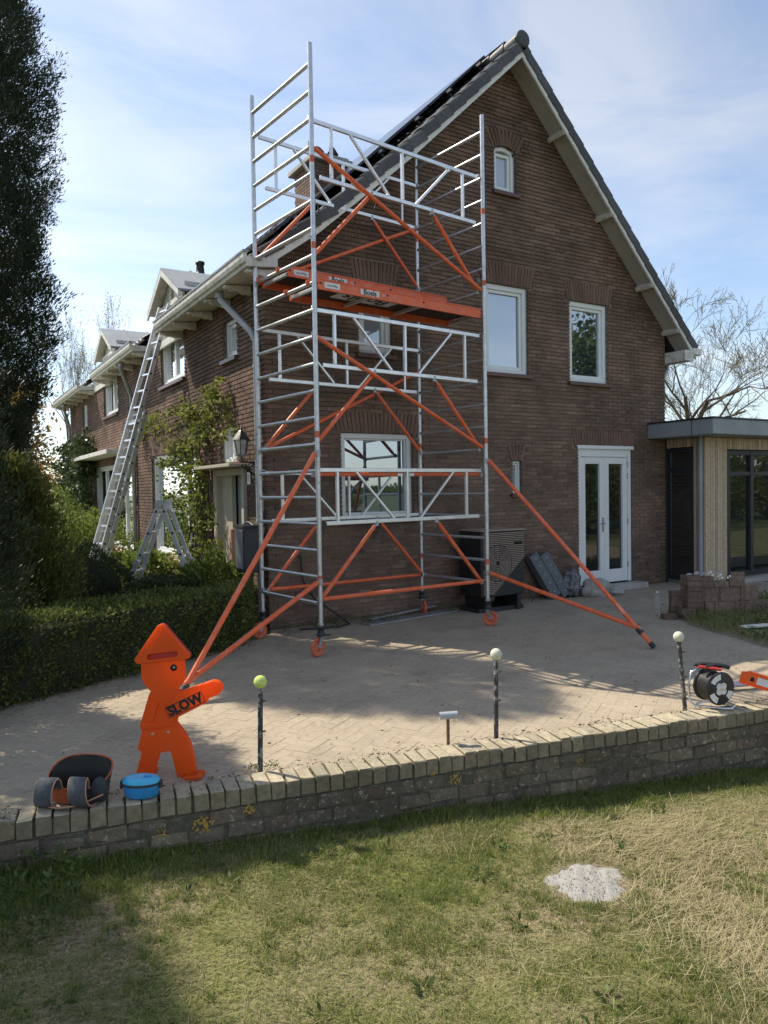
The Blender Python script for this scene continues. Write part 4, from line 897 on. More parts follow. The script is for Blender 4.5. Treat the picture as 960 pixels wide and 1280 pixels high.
def prism_hedge(name, poly, z0, z1, label, cat, m, n, size, rough=.03, group=None, corner=.0):
    """clipped hedge: twiggy core and leaves over all faces, laid along the outline"""
    c = np.mean(np.array(poly), 0); o = thing(name, (c[0], c[1], z0), label, cat, group)
    core = MB(); k = len(poly); ins = [tuple(c + (np.array(p) - c) * .9) for p in poly]
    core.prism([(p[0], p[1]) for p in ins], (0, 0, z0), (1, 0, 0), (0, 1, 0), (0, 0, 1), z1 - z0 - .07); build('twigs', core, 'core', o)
    A = np.array(poly, float); E = np.roll(A, -1, 0) - A; Ln = np.linalg.norm(E, axis=1); H = z1 - z0
    area = np.concatenate([Ln * H, [abs(np.sum(A[:, 0] * np.roll(A[:, 1], -1) - A[:, 1] * np.roll(A[:, 0], -1))) / 2]]); cnt = (n * area / area.sum()).astype(int)
    Ps, Ds = [], []
    ccw = np.sum(A[:, 0] * np.roll(A[:, 1], -1) - A[:, 1] * np.roll(A[:, 0], -1)) > 0
    for i in range(k):
        t = npr.random(cnt[i]); z = z0 + npr.random(cnt[i]) * H; nrm = np.array([E[i][1], -E[i][0]]) / Ln[i] * (1 if ccw else -1)
        p = A[i] + t[:, None] * E[i]; wob = rough * (np.sin(t * Ln[i] * 6 + z * 5) + np.sin(t * Ln[i] * 13 - z * 9 + 1)) + npr.normal(0, rough * .8, cnt[i]) - .05 * ((z - z0) > H * .9) * npr.random(cnt[i])
        Ps.append(np.column_stack([p + nrm * wob[:, None], z])); Ds.append(np.tile([nrm[0], nrm[1], .55], (cnt[i], 1)))
    lo, hi = A.min(0), A.max(0); q = lo + npr.random((cnt[k] * 4, 2)) * (hi - lo); ins_ = np.zeros(len(q), bool)
    for i in range(k):
        a, b = A[i], A[(i + 1) % k]; cond = ((a[1] > q[:, 1]) != (b[1] > q[:, 1])); xi = (b[0] - a[0]) * (q[:, 1] - a[1]) / (b[1] - a[1] + 1e-12) + a[0]; ins_ ^= cond & (q[:, 0] < xi)
    q = q[ins_][:int(cnt[k] * 1.3)]; zz = z1 + rough * (np.sin(q[:, 0] * 5) * np.cos(q[:, 1] * 6)) + npr.normal(0, rough * .8, len(q)); Ps.append(np.column_stack([q, zz])); Ds.append(np.tile([0, 0, 1.], (len(q), 1)))
    spray_field(np.concatenate(Ps), np.concatenate(Ds), size, 'foliage', m, o, aspect=.55, spread=.55)
    return o
prism_hedge('hedge', [(-4.6, -2.62), (-3.05, -1.85), (-1.15, -.98), (-.5, -.52), (-.28, -.15), (-1.0, -.38), (-2.7, -.75), (-4.6, -1.3)], 0, .66, 'long low clipped hedge bordering the drive behind the orange figure', 'hedge', 'box', 42000, .034)
def ball_shrub(name, c, rad, label, cat, m, n, size, sc=(1, 1, 1), core=True, aspect=.5, spread=.6, lump=.12):
    o = thing(name, (c[0], c[1], max(c[2] - rad * sc[2], 0)), label, cat); v = unit(npr.normal(0, 1, (n, 3)))
    r = rad * (1 + lump * np.sin(v[:, 0] * 6 + 1) * np.cos(v[:, 1] * 5) + lump * .6 * np.sin(v[:, 2] * 9 + v[:, 0] * 7) + npr.normal(0, .06, n)) * np.where(npr.random(n) < .25, npr.uniform(.6, 1, n), 1)
    P = np.array(c) + v * r[:, None] * np.array(sc); keep = P[:, 2] > -.02
    spray_field(P[keep], v[keep] + np.array([0, 0, .4]), size, 'foliage', m, o, aspect=aspect, spread=spread)
    if core:
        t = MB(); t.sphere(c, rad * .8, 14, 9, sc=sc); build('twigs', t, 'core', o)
    else:
        t = MB()
        for k in range(14):
            a = k * 2.4; e = Vector(c) + Vector((math.cos(a) * rad * sc[0] * .7, math.sin(a) * rad * sc[1] * .7, rad * sc[2] * (.2 + .5 * ((k * 37) % 10) / 10))); t.tube([(c[0], c[1], 0), tuple((Vector((c[0], c[1], 0)) + e) / 2 + Vector((0, 0, .1))), tuple(e)], [.012, .009, .004], 5)
        build('stems', t, 'bark', o)
    return o
ball_shrub('yew_bush', (-1.95, 1.3, .5), .5, 'dark rounded yew bush at the foot of the long ladder', 'bush', 'yew', 15000, .04, sc=(1, .9, 1.12), aspect=.3)
prism_hedge('low_hedge', [(-1.62, .3), (-.95, .12), (-.62, .75), (-1.25, 1.05)], 0, .66, 'small dark clipped hedge between the folding ladder feet', 'hedge', 'yew', 9000, .035)
ball_shrub('laurel_shrub', (-.5, .62, .42), .42, 'light green shrub growing beside the front door', 'shrub', 'shrub', 5200, .06, sc=(1, .8, 1.15), core=False, lump=.25)
for k, (x, y, z, r, lab) in enumerate(((-.9, 7.0, .55, .6, 'yellow green shrub under the bay window beside the long ladder'), (-1.6, 7.2, .75, .75, 'bright green garden shrub left of the long ladder'), (-1.0, 10.6, .8, .8, 'loose green shrub beneath the ivy at the far end of the house'), (-.45, 4.6, .35, .38, 'low leafy plant below the large front window'))):
    ball_shrub('garden_shrub', (x, y, z), r, lab, 'shrub', 'shrub', 3800, .075, sc=(1, 1, 1.1), core=False, lump=.3)
# vine trained over the front wall
vine = thing('climbing_vine', (0, 2.4, 0), 'young green vine climbing the front wall around the door and window', 'vine')
t = MB(); vp = []
def stem(pts, r):
    t.tube(pts, [r * (1 - .7 * i / (len(pts) - 1)) for i in range(len(pts))], 6)
for k in range(7):
    y = 2.15 + .12 * k; stem([(-.08, y, 0), (-.1 - .02 * k, y + .1 * math.sin(k), .9), (-.07, y - .1, 1.8), (-.06, y + .15 * math.cos(k * 2), 2.6), (-.05, y - .35 + .25 * k, 3.0)], .02)
stem([(-.05, 2.6, 2.75), (-.05, 3.6, 3.05), (-.05, 4.8, 2.98), (-.04, 6.4, 3.05)], .015); stem([(-.05, 2.5, 2.8), (-.05, 1.7, 3.1), (-.05, 1.1, 3.25)], .012)
build('stems', t, 'bark', vine)
cen, rad = [], []
for (y0, y1, z0, z1, n_, r_, xo) in ((2.1, 2.9, .3, 2.8, 60, .2, -.14), (2.7, 3.9, .5, 2.6, 46, .2, -.16), (3.0, 4.6, 2.2, 2.75, 18, .16, -.12), (2.6, 6.6, 2.85, 3.2, 40, .14, -.1), (1.0, 2.4, 2.5, 3.15, 22, .17, -.12), (1.6, 2.2, .6, 1.6, 8, .12, -.15), (1.3, 2.0, 3.1, 3.45, 8, .1, -.08), (3.8, 4.6, .4, 1.6, 10, .15, -.2)):
    for k in range(n_): cen.append((xo + rnd.uniform(-.08, .05), rnd.uniform(y0, y1), rnd.uniform(z0, z1))); rad.append(r_ * rnd.uniform(.6, 1.4))
P, D = clump_cloud(np.array(cen), rad, 4900); P[:, 0] = np.minimum(P[:, 0], -.02)
spray_field(P, D + np.array([-.15, 0, 0]), .062, 'foliage', 'vine', vine, aspect=.75, spread=.9)
ivy = thing('ivy', (-.1, 12.6, 0), 'dark ivy covering the far end of the front wall', 'ivy')
cen, rad = [], []
for k in range(150): cen.append((rnd.uniform(-.45, -.05), rnd.uniform(11.6, 15.2), rnd.uniform(0, 3.3))); rad.append(rnd.uniform(.2, .4))
P, D = clump_cloud(np.array(cen), rad, 9000); P[:, 0] = np.minimum(P[:, 0], -.03); spray_field(P, D, .1, 'foliage', 'ivy', ivy, aspect=.8, spread=.9)
t = MB()
for k in range(9): t.tube([(-.06, 11.7 + k * .4, 0), (-.08, 11.8 + k * .38, 1.6), (-.06, 11.6 + k * .4, 3.2)], [.03, .02, .008], 6)
build('stems', t, 'bark', ivy)
# bare and leafy trees
def bare_tree(name, base, h, label, seed, spread=.5, leaf=None, nleaf=0, lsize=.1, depth=6, upright=False, group=None, trunk_r=.3, tw=.004):
    q = random.Random(seed); o = thing(name, tuple(base), label, 'tree', group); tr = MB(); tips = []
    def grow(p, dv, L, r, dep):
        n = 4; pts = [p]; rs = [r]; c = Vector(p); v = Vector(dv)
        for k in range(n):
            v = (v + Vector((q.gauss(0, .13), q.gauss(0, .13), q.gauss(.05, .08) + (.12 if upright else 0)))).normalized(); c = c + v * (L / n); pts.append(c.copy()); rs.append(r * (1 - .42 * (k + 1) / n))
        rs = [max(q_, tw) for q_ in rs]; tr.tube(pts, rs, 7 if dep > 3 else (5 if dep > 1 else 3), cap=False)
        if dep <= 2: tips.extend(pts[1:])
        if dep == 0: return
        nb = q.choice((2, 3, 3)) if dep > 1 else 3
        for k in range(nb):
            a = q.uniform(0, 6.28); s = spread * q.uniform(.6, 1.3); x = v.orthogonal().normalized(); y = v.cross(x); w = (v + (x * math.cos(a) + y * math.sin(a)) * s).normalized()
            i = q.choice((2, 3, 4, 4)); grow(pts[i], w, L * q.uniform(.62, .85), rs[i] * q.uniform(.55, .75), dep - 1)
    grow(Vector(base), Vector((q.gauss(0, .06), q.gauss(0, .06), 1)).normalized(), h * .3, trunk_r, depth)
    build('trunk', tr, 'twig' if not leaf or leaf == 'catkin' else 'bark', o)
    if leaf:
        tp = np.array(tips); k = npr.integers(0, len(tp), nleaf); P = tp[k] + npr.normal(0, lsize * (1.0 if leaf == 'catkin' else 2.2), (nleaf, 3)); spray_field(P, npr.normal(0, 1, (nleaf, 3)) + np.array([0, 0, -.3]), lsize, 'crown', leaf, o, aspect=.5, spread=.8)
    return o
bare_tree('willow_tree', (19.6, 8.6, -.02), 10.5, 'leafless spreading willow with yellow catkins behind the timber extension', 5, spread=.62, leaf='catkin', nleaf=3500, lsize=.05, trunk_r=.3, depth=7, tw=.006)
bare_tree('willow_tree', (23.5, 9.5, -.02), 9.5, 'smaller leafless willow farther along behind the extension roof', 9, spread=.62, leaf='catkin', nleaf=2500, lsize=.05, trunk_r=.28, depth=7, tw=.006)
for k, (x, y, h, lab) in enumerate(((2.0, 36, 12.0, 'leftmost slim bare poplar seen beyond the far eaves'), (3.4, 37.5, 12.6, 'middle slim bare poplar seen beyond the far eaves'), (4.8, 40, 12.0, 'rightmost slim bare poplar seen beyond the far eaves'))):
    bare_tree('poplar_tree', (x, y, -.02), h, lab, 20 + k, spread=.2, depth=6, upright=True, group='poplars behind the house', trunk_r=.15, leaf='catkin', nleaf=900, lsize=.1)
bare_tree('copper_tree', (-1.0, 18.5, -.02), 5.6, 'small tree with copper coloured young leaves beyond the ivy', 31, spread=.6, leaf='blossom', nleaf=9000, lsize=.16, depth=5, trunk_r=.12)
bare_tree('garden_tree', (-3.6, 9.0, -.02), 5.0, 'leafy green tree in the back of the front garden', 33, spread=.55, leaf='treeleaf', nleaf=6500, lsize=.13, depth=5, trunk_r=.1)
# trees beyond the lawn behind the viewer, seen in the window panes
for k, (x, y, h) in enumerate(((30, -22, 15), (37, -31, 17), (44, -24, 14), (51, -33, 16), (60, -26, 15), (24.5, -42, 2.6), (70, -36, 16))):
    bare_tree('garden_tree', (x, y, -.6), h, ('broad leafy tree across the lawn, nearest to the house', 'tallest leafy tree across the lawn', 'leafy tree across the lawn beside the tallest one', 'bushy tree across the lawn in the middle of the row', 'leafy tree across the lawn opposite the extension', 'low bushy tree standing alone across the lawn', 'last leafy tree in the row across the lawn')[k], 50 + k, spread=.6, leaf='treeleaf', nleaf=5200, lsize=min(.42, h * .03), depth=5, group='trees across the lawn', trunk_r=.3)
cen = np.column_stack([npr.uniform(-100, 500, 1500), npr.uniform(-360, -330, 1500), npr.uniform(-.5, 2.4, 1500)]); P, D = clump_cloud(cen, np.full(1500, 2.2), 30000)
tag(spray_field(P, D, 1.8, 'woods', 'treeleaf', aspect=.8, spread=.9), kind='stuff')
for k, (x, y, r_) in enumerate(((20, -16, 1.9), (24, -18, 2.2), (28, -21, 2.4), (32, -19, 2.8), (38, -22, 2.9), (45, -21, 2.7))): ball_shrub('garden_shrub', (x, y, r_ * .7 - .6), r_, ('rounded green bush across the lawn, first of the row', 'second green bush across the lawn', 'third green bush across the lawn', 'fourth green bush across the lawn', 'fifth and widest green bush across the lawn', 'last green bush of the row across the lawn')[k], 'bush', 'treeleaf', 4200, .3, sc=(1.1, .9, 1), core=True, lump=.2)

# ------------------------------------------------------------------ grass
def vnoise(x, y, s, seed):
    g = np.random.default_rng(seed).random((64, 64)); u, v = x * s + 100, y * s + 100; i, j = np.floor(u).astype(int), np.floor(v).astype(int); fu, fv = u - i, v - j; fu = fu * fu * (3 - 2 * fu); fv = fv * fv * (3 - 2 * fv)
    G = lambda a, b: g[a % 64, b % 64]
    return G(i, j) * (1 - fu) * (1 - fv) + G(i + 1, j) * fu * (1 - fv) + G(i, j + 1) * (1 - fu) * fv + G(i + 1, j + 1) * fu * fv
def blades(x, y, z, h, w, lean, dry, name, loc=(0, 0, 0)):
    n = len(x); a = npr.uniform(0, 2 * np.pi, n); b = npr.uniform(0, 2 * np.pi, n); dx, dy = np.cos(a), np.sin(a); wx, wy = -np.sin(b) * w * .5, np.cos(b) * w * .5
    P0 = np.stack([x, y, z], 1); side = np.stack([wx, wy, 0 * x], 1); l1 = np.stack([dx * lean * h * .3, dy * lean * h * .3, h * np.sqrt(np.maximum(1 - (lean * .5) ** 2, .05)) * .55], 1); l2 = np.stack([dx * lean * h, dy * lean * h, h * np.sqrt(np.maximum(1 - lean ** 2, .004))], 1)
    V = np.stack([P0 - side, P0 + side, P0 + l1 + side * .75, P0 + l1 - side * .75, P0 + l2], 1).reshape(-1, 3); o = np.arange(n)[:, None] * 5
    F = np.concatenate([o + np.array([[0, 1, 2]]), o + np.array([[0, 2, 3]]), o + np.array([[3, 2, 4]])], 0)
    return arr_mesh(name, V, F, 'grass', attr=('dry', np.repeat(dry, 5)))
def rel(x, y):
    """distance along and in front of the wall"""
    return (x - WX0) * wdir.x + (y - WY0) * wdir.y, -((x - WX0) * wn.x + (y - WY0) * wn.y)
n0 = 800000
sx_ = npr.uniform(-1.2, 6.2, n0); tx_ = npr.uniform(.0, 3.0, n0) ** 1.0
x = WX0 + wdir.x * sx_ - wn.x * tx_; y = WY0 + wdir.y * sx_ - wn.y * tx_
den = .35 * vnoise(x, y, 1.3, 1) + .4 * vnoise(x, y, 3.5, 2) + .25 * vnoise(x, y, 9, 3)
nearwall = np.exp(-tx_ / .28); dryz = np.clip((sx_ - 3.0) / 1.2, 0, 1) * np.clip((tx_ - .35) / .3, 0, 1) * np.clip(.35 + vnoise(x, y, 1.6, 8), 0, 1)
bare = 1.1 * np.clip(vnoise(x, y, 2.4, 31) * 4 - 2.5, 0, 1) * np.clip((tx_ - .3) / .3, 0, 1) + np.clip(1 - np.abs(sx_ - .95) / .75, 0, 1) * np.clip((tx_ - 1.0) / .35, 0, 1) + np.clip(1 - np.hypot((sx_ - 1.95) / .32, (tx_ - .16) / .13), 0, 1) * 2 + np.clip(1 - np.hypot((sx_ - .7) / .6, (tx_ - .75) / .2), 0, 1) * .6
prob = np.clip((den - .42) * 2.6, .04, 1) * (1 - .75 * dryz) + nearwall * .55 - bare * .8
keep = npr.random(n0) < np.clip(prob, .03, 1) * .62
sand_c = np.array([-.68, -6.06]); keep &= np.hypot((x - sand_c[0]) / .26, (y - sand_c[1]) / .2) > 1
x, y, sx_, tx_, den, nw, dz = x[keep], y[keep], sx_[keep], tx_[keep], den[keep], nearwall[keep], dryz[keep]; n = len(x)
tall = np.clip((vnoise(x, y, 4.5, 5) - .5) * 2.4, 0, 1)
left = np.clip((.9 - sx_) / .9, 0, 1) * np.clip(1 - tx_ / .9, 0, 1)
h = (.014 + .022 * npr.random(n) + .045 * tall * npr.random(n) + .06 * nw * npr.random(n) + .1 * left * npr.random(n)) * (1 - .3 * dz)
w = .0018 + .0017 * npr.random(n) + .0015 * (nw + left)
lean = np.clip(npr.normal(.55, .25, n) + .35 * dz, .05, .985)
dry = np.clip(.24 + .8 * (vnoise(x, y, 2.1, 6) - .5) + .9 * dz - .45 * nw - .4 * left - .25 * tall + npr.normal(0, .22, n), 0, 1)
tag(blades(x, y, lawn_z(x, y) - .004, h, w, lean, dry, 'grass'), kind='stuff')
nt_ = 6800; s1 = npr.uniform(-1.2, 6.2, nt_); t1 = npr.uniform(0, 3.0, nt_); cx_ = WX0 + wdir.x * s1 - wn.x * t1; cy2 = WY0 + wdir.y * s1 - wn.y * t1
v_ = vnoise(cx_, cy2, 2.6, 21); bare_ = np.clip(1 - np.abs(s1 - .95) / .7, 0, 1) * np.clip((t1 - 1.0) / .3, 0, 1); dryt = np.clip((s1 - 3.2) / 1.2, 0, 1) * np.clip((t1 - .45) / .3, 0, 1)
kp = (npr.random(nt_) < np.clip((v_ - .38) * 3, .05, 1) * (1 - .75 * bare_) * (1 - .7 * dryt) + .7 * np.exp(-t1 / .22)) & (np.hypot((cx_ - sand_c[0]) / .27, (cy2 - sand_c[1]) / .21) > 1); cx_, cy2, s1, t1 = cx_[kp], cy2[kp], s1[kp], t1[kp]
k_ = np.repeat(np.arange(len(cx_)), 26); n = len(k_); hh_ = (.022 + .042 * npr.random(len(cx_)) ** 2 + .05 * np.exp(-t1 / .2) * npr.random(len(cx_)))[k_]
x = cx_[k_] + npr.normal(0, .018, n); y = cy2[k_] + npr.normal(0, .018, n); dt = np.clip(npr.normal(.12, .16, len(cx_)), 0, .8)[k_]
tag(blades(x, y, lawn_z(x, y) - .004, hh_ * npr.uniform(.6, 1.1, n), .0022 + .0018 * npr.random(n) + .0006, np.clip(npr.normal(.55, .22, n), .05, .95), np.clip(dt + npr.normal(0, .08, n), 0, 1), 'grass_tufts'), kind='stuff')
# matted straw on the dry right side of the lawn
n = 80000; s2 = npr.uniform(2.2, 6.2, n); t2 = npr.uniform(.25, 2.6, n); x = WX0 + wdir.x * s2 - wn.x * t2; y = WY0 + wdir.y * s2 - wn.y * t2
kp = (npr.random(n) < np.clip((s2 - 2.6) / 1.4, .06, 1) * np.clip(vnoise(x, y, 1.7, 12) * 2.6 - .85, .03, 1) * np.clip((t2 - .3) / .3, 0, 1)) & (np.hypot((x - sand_c[0]) / .25, (y - sand_c[1]) / .19) > 1); x, y = x[kp], y[kp]; n = len(x)
ang = npr.normal(-.5, .6, n) + 2 * vnoise(x, y, 1.2, 14); L = npr.uniform(.03, .17, n); w = npr.uniform(.0007, .0014, n); z0 = lawn_z(x, y) + npr.uniform(.002, .03, n)
dx, dy = np.cos(ang), np.sin(ang); bend = npr.normal(0, .25, n); z1_ = np.maximum(z0 + npr.normal(0, .012, n), lawn_z(x, y) + .003)
V = np.stack([np.stack([x + dy * w, y - dx * w, z0], 1), np.stack([x - dy * w, y + dx * w, z0], 1), np.stack([x + dx * L - dy * (w + bend * L * .3), y + dy * L + dx * (w + bend * L * .3), z1_], 1), np.stack([x + dx * L + dy * (w - bend * L * .3), y + dy * L - dx * (w - bend * L * .3), z1_], 1)], 1).reshape(-1, 3)
tag(arr_mesh('straw', V, np.arange(4 * n).reshape(n, 4), 'grass', attr=('dry', np.repeat(np.clip(npr.normal(.95, .12, n), 0, 1), 4))), kind='stuff')
n = 120000; s2 = npr.uniform(-1.3, 6.2, n); t2 = npr.uniform(.03, 2.95, n); x = WX0 + wdir.x * s2 - wn.x * t2; y = WY0 + wdir.y * s2 - wn.y * t2; kp = np.hypot((x - sand_c[0]) / .24, (y - sand_c[1]) / .18) > 1; x, y, s2 = x[kp], y[kp], s2[kp]; n = len(x)
ang = npr.uniform(0, 6.283, n); L = npr.uniform(.012, .05, n); w = npr.uniform(.0005, .0013, n); z0 = lawn_z(x, y) + npr.uniform(.001, .012, n); z1_ = z0 + npr.normal(0, .004, n); dx, dy = np.cos(ang), np.sin(ang)
V = np.stack([np.stack([x + dy * w, y - dx * w, z0], 1), np.stack([x - dy * w, y + dx * w, z0], 1), np.stack([x + dx * L - dy * w, y + dy * L + dx * w, z1_], 1), np.stack([x + dx * L + dy * w, y + dy * L - dx * w, z1_], 1)], 1).reshape(-1, 3)
tag(arr_mesh('thatch', V, np.arange(4 * n).reshape(n, 4), 'grass', attr=('dry', np.repeat(np.clip(.1 + 1.0 * (vnoise(x, y, 1.9, 51) - .3) + .4 * np.clip((s2 - 2.8) / 1.2, 0, 1) + npr.normal(0, .3, n), 0, 1), 4))), kind='stuff')
# broad-leaved weeds on the lawn and along wall and house
def weeds(cs, name, m='weed'):
    Ps, Ds = [], []
    for (x, y, z, r, k, hh) in cs:
        a = npr.uniform(0, 2 * np.pi, k); rr_ = r * npr.random(k) ** .6 * .45; Ps.append(np.stack([x + rr_ * np.cos(a), y + rr_ * np.sin(a), z + npr.random(k) * hh], 1)); Ds.append(np.stack([np.cos(a), np.sin(a), npr.uniform(.1, .9, k)], 1))
    P, D = np.concatenate(Ps), np.concatenate(Ds); V, F = leaves(P, D, cs[0][3] * .55, .38, .35); return tag(arr_mesh(name, V, F, m), kind='stuff')
cs = []
for k in range(46):
    s_, t_ = rnd.uniform(-.3, 6), rnd.uniform(.05, 2.4); p = WP + wdir * s_ - wn * t_; math.hypot(p.x + .68, p.y + 6.06) > .34 and cs.append((p.x, p.y, float(lawn_z(p.x, p.y)) + .004, rnd.uniform(.05, .1), rnd.randint(8, 16), .02))
p = WP + wdir * 1.72 - wn * .28; cs.append((p.x, p.y, float(lawn_z(p.x, p.y)), .1, 26, .04))
weeds(cs, 'lawn_weeds')
cs = []
for k in range(80):
    s_, t_ = rnd.uniform(-.4, .45), rnd.uniform(.03, .75); p = WP + wdir * s_ - wn * t_; cs.append((p.x, p.y, float(lawn_z(p.x, p.y)), rnd.uniform(.05, .085), 12, .16))
weeds(cs, 'nettle_weeds')
cs = [(rnd.uniform(.2, 5.4), -rnd.uniform(.05, .36), 0, rnd.uniform(.05, .1), rnd.randint(6, 16), .07) for k in range(70)] + [(rnd.uniform(.0, 1.6), -rnd.uniform(.0, .5), 0, rnd.uniform(.05, .12), rnd.randint(8, 18), .12) for k in range(50)]
weeds(cs, 'wall_foot_weeds')
cs = []
while len(cs) < 900:
    x_, y_ = rnd.uniform(4.0, 10), rnd.uniform(-6.2, -2.25)
    if x_ > bedx(y_) + .06: cs.append((x_, y_, .02, rnd.uniform(.06, .12), rnd.randint(8, 16), .13 if y_ > -3.3 else .06))
weeds(cs, 'bed_plants')
n = 60000; x = npr.uniform(4.0, 9, n); y = npr.uniform(-6.4, -2.25, n); k_ = np.array([a > bedx(b) + .03 for a, b in zip(x, y)]) & (npr.random(n) < .25 + .75 * vnoise(x, y, 3, 9)); x, y = x[k_], y[k_]; n = len(x)
tag(blades(x, y, np.full(n, .01), .04 + .1 * npr.random(n) * (y > -3.4) + .03 * npr.random(n), .004 + .003 * npr.random(n), np.clip(npr.normal(.5, .25, n), .05, .95), np.clip(npr.normal(.2, .25, n), 0, 1), 'bed_grass'), kind='stuff')
n = 9000; x = npr.uniform(-5, -.6, n); y = npr.uniform(.1, 3.2, n); tag(blades(x, y, np.full(n, -.02), .04 + .07 * npr.random(n), .005 + .003 * npr.random(n), np.clip(npr.normal(.5, .25, n), .05, .95), np.clip(npr.normal(.05, .15, n), 0, 1), 'garden_grass'), kind='stuff')
# leaf litter on the drive, debris along the hedge foot, moss between the coping bricks
M['litter'] = leafmat('dry_leaf_litter', [(.12, .075, .035), (.2, .13, .06), (.3, .22, .12), (.09, .06, .035)], .1, .8)
n = 1500; x = npr.uniform(-4.2, -.5, n); y = -1.85 + (x + 3.1) * .492 - npr.exponential(.1, n); P = [np.column_stack([x, y, npr.uniform(.003, .012, n)])]
n = 420; x = npr.uniform(-3.4, 5.5, n); y = npr.uniform(-5.2, -.3, n); kp = np.array([on_drive(a, b) for a, b in zip(x, y)]); P.append(np.column_stack([x[kp], y[kp], np.full(kp.sum(), .006)]))
n = 900; s1 = npr.uniform(-1.5, 6.5, n); t1 = -.2 - npr.exponential(.035, n); P.append(np.column_stack([WX0 + wdir.x * s1 - wn.x * t1, WY0 + wdir.y * s1 - wn.y * t1, npr.uniform(.006, .03, n)])); P = np.concatenate(P)
V, F = leaves(P, np.column_stack([npr.normal(0, 1, len(P)), npr.normal(0, 1, len(P)), npr.normal(0, .12, len(P))]), .021, .45, .15, .6); tag(arr_mesh('litter', V, F, 'litter'), kind='stuff')
n = 5200; s1 = npr.uniform(-2, 6.8, n); jn = np.round((s1 + 2.2) / .0925) * .0925 - 2.2 + .046 + npr.normal(0, .004, n); t1 = npr.uniform(.0, .2, n); kp = vnoise(jn * 3, t1 * 2, 1.3, 41) > .52; jn, t1 = jn[kp], t1[kp]; n = len(jn)
P = np.column_stack([WX0 + wdir.x * jn + wn.x * t1, WY0 + wdir.y * jn + wn.y * t1, npr.uniform(.004, .022, n)]); V, F = leaves(P, npr.normal(0, 1, (n, 3)) + np.array([0, 0, .8]), .011, .7, .5); tag(arr_mesh('moss', V, F, 'weed'), kind='stuff')
cs = [(-1.93 + rnd.uniform(-.09, .12), -4.46 + rnd.uniform(-.03, .05), .01, rnd.uniform(.03, .05), 10, .03) for k in range(12)] + [(-3.38 + rnd.uniform(-.05, .05), -4.36 + rnd.uniform(-.05, .05), .02, .05, 14, .03) for k in range(4)]
weeds(cs, 'wall_top_weeds')
# sand heap
NR, NS = 20, 96; V = []; F = []
for i in range(NR + 1):
    for k in range(NS):
        a = 2 * math.pi * k / NS; ed = 1 + .09 * math.sin(3 * a + .6) + .07 * math.sin(5 * a + 2) + .05 * math.sin(11 * a) + .03 * math.sin(17 * a + 1); r = i / NR * ed
        px, py = sand_c[0] + math.cos(a) * r * .245 , sand_c[1] + math.sin(a) * r * .185 + .02 * math.cos(a); V.append((px, py, float(lawn_z(px, py)) + -.004 + .02 * (1 - (i / NR) ** 2) ** .7 * (.8 + .3 * math.sin(px * 23) * math.cos(py * 27) + .25 * math.sin(px * 61 + 1) * math.sin(py * 53)) + rnd.uniform(-.0012, .0012) * (i < NR)))
for i in range(NR):
    for k in range(NS): F.append((i * NS + k, (i + 1) * NS + k, (i + 1) * NS + (k + 1) % NS, i * NS + (k + 1) % NS))
sh_ = arr_mesh('sand_heap', V, F, 'sand', None, (sand_c[0], sand_c[1], -.33), smooth=True); tag(sh_, 'small spread heap of whitish sand lying on the lawn', 'sand')

m = MB()
for k in range(420):
    a = rnd.uniform(0, 6.283); r = abs(rnd.gauss(.75, .28)); px, py = sand_c[0] + math.cos(a) * r * .245, sand_c[1] + math.sin(a) * r * .185; sz = rnd.uniform(.0018, .006); zz = float(lawn_z(px, py)) + max(0, .017 * (1 - r * r)) + .001
    q0 = rnd.uniform(0, 6); m.add([(px + sz * math.cos(q0 + j * 1.57) * rnd.uniform(.7, 1.2), py + sz * math.sin(q0 + j * 1.57) * rnd.uniform(.7, 1.2), zz - .001) for j in range(4)] + [(px, py, zz + sz * .8)], [(0, 1, 4), (1, 2, 4), (2, 3, 4), (3, 0, 4)])
tag(build('sand_clods', m, 'sand', sh_), kind='stuff')

# ------------------------------------------------------------------ orange SLOW figure
fb = Vector((-2.43, -4.205, .0)); FX = Vector((.855, -.519, 0)).normalized(); FN = Vector((-.519, -.855, 0)).normalized(); UP = Vector((0, 0, 1)); q_ = .000969
fig = thing('slow_figure', tuple(fb), 'bright orange plastic child shaped warning figure with SLOW on its outstretched arm', 'warning figure')
def fpt(pts): return [((x - 290) * q_, (1120 - y) * q_) for x, y in pts]
def arc(cx, cy_, r, a0, a1, n): return [(cx + r * math.cos(R(a0 + (a1 - a0) * i / n)), cy_ - r * math.sin(R(a0 + (a1 - a0) * i / n))) for i in range(n + 1)]
body = [(215, 548), (190, 560), (178, 590), (150, 680), (120, 770), (122, 800), (132, 806), (118, 860), (100, 925), (108, 940), (126, 952), (112, 1000), (92, 1070), (75, 1120), (190, 1128), (205, 1085), (225, 1010), (240, 965), (262, 955), (300, 950), (314, 955), (325, 1000), (340, 1070), (354, 1128), (430, 1122), (445, 1105), (478, 1085), (468, 1050), (455, 960), (438, 895), (405, 830), (372, 785), (355, 762), (362, 735), (400, 700), (400, 590), (385, 558), (350, 540)]
m = MB(); m.prism(fpt(body), fb - FN * .02, FX, UP, FN, .045); build('sign_body', m, 'orangeglow', fig, bevel=.008)
for nm_, pts_, th_ in (('jacket_hem', [(122, 768), (352, 760), (358, 772), (352, 780), (126, 802)], .014), ('trouser_cuff', [(112, 1028), (205, 1030), (205, 1036), (110, 1036)], .008), ('trouser_cuff', [(340, 1002), (452, 994), (452, 1000), (342, 1008)], .008), ('folded_arm', [(180, 605), (245, 620), (240, 650), (205, 750), (160, 750)], .018)): m = MB(); m.prism(fpt(pts_), fb + FN * .02, FX, UP, FN, th_); build(nm_, m, 'orangeglow', fig, bevel=.004)
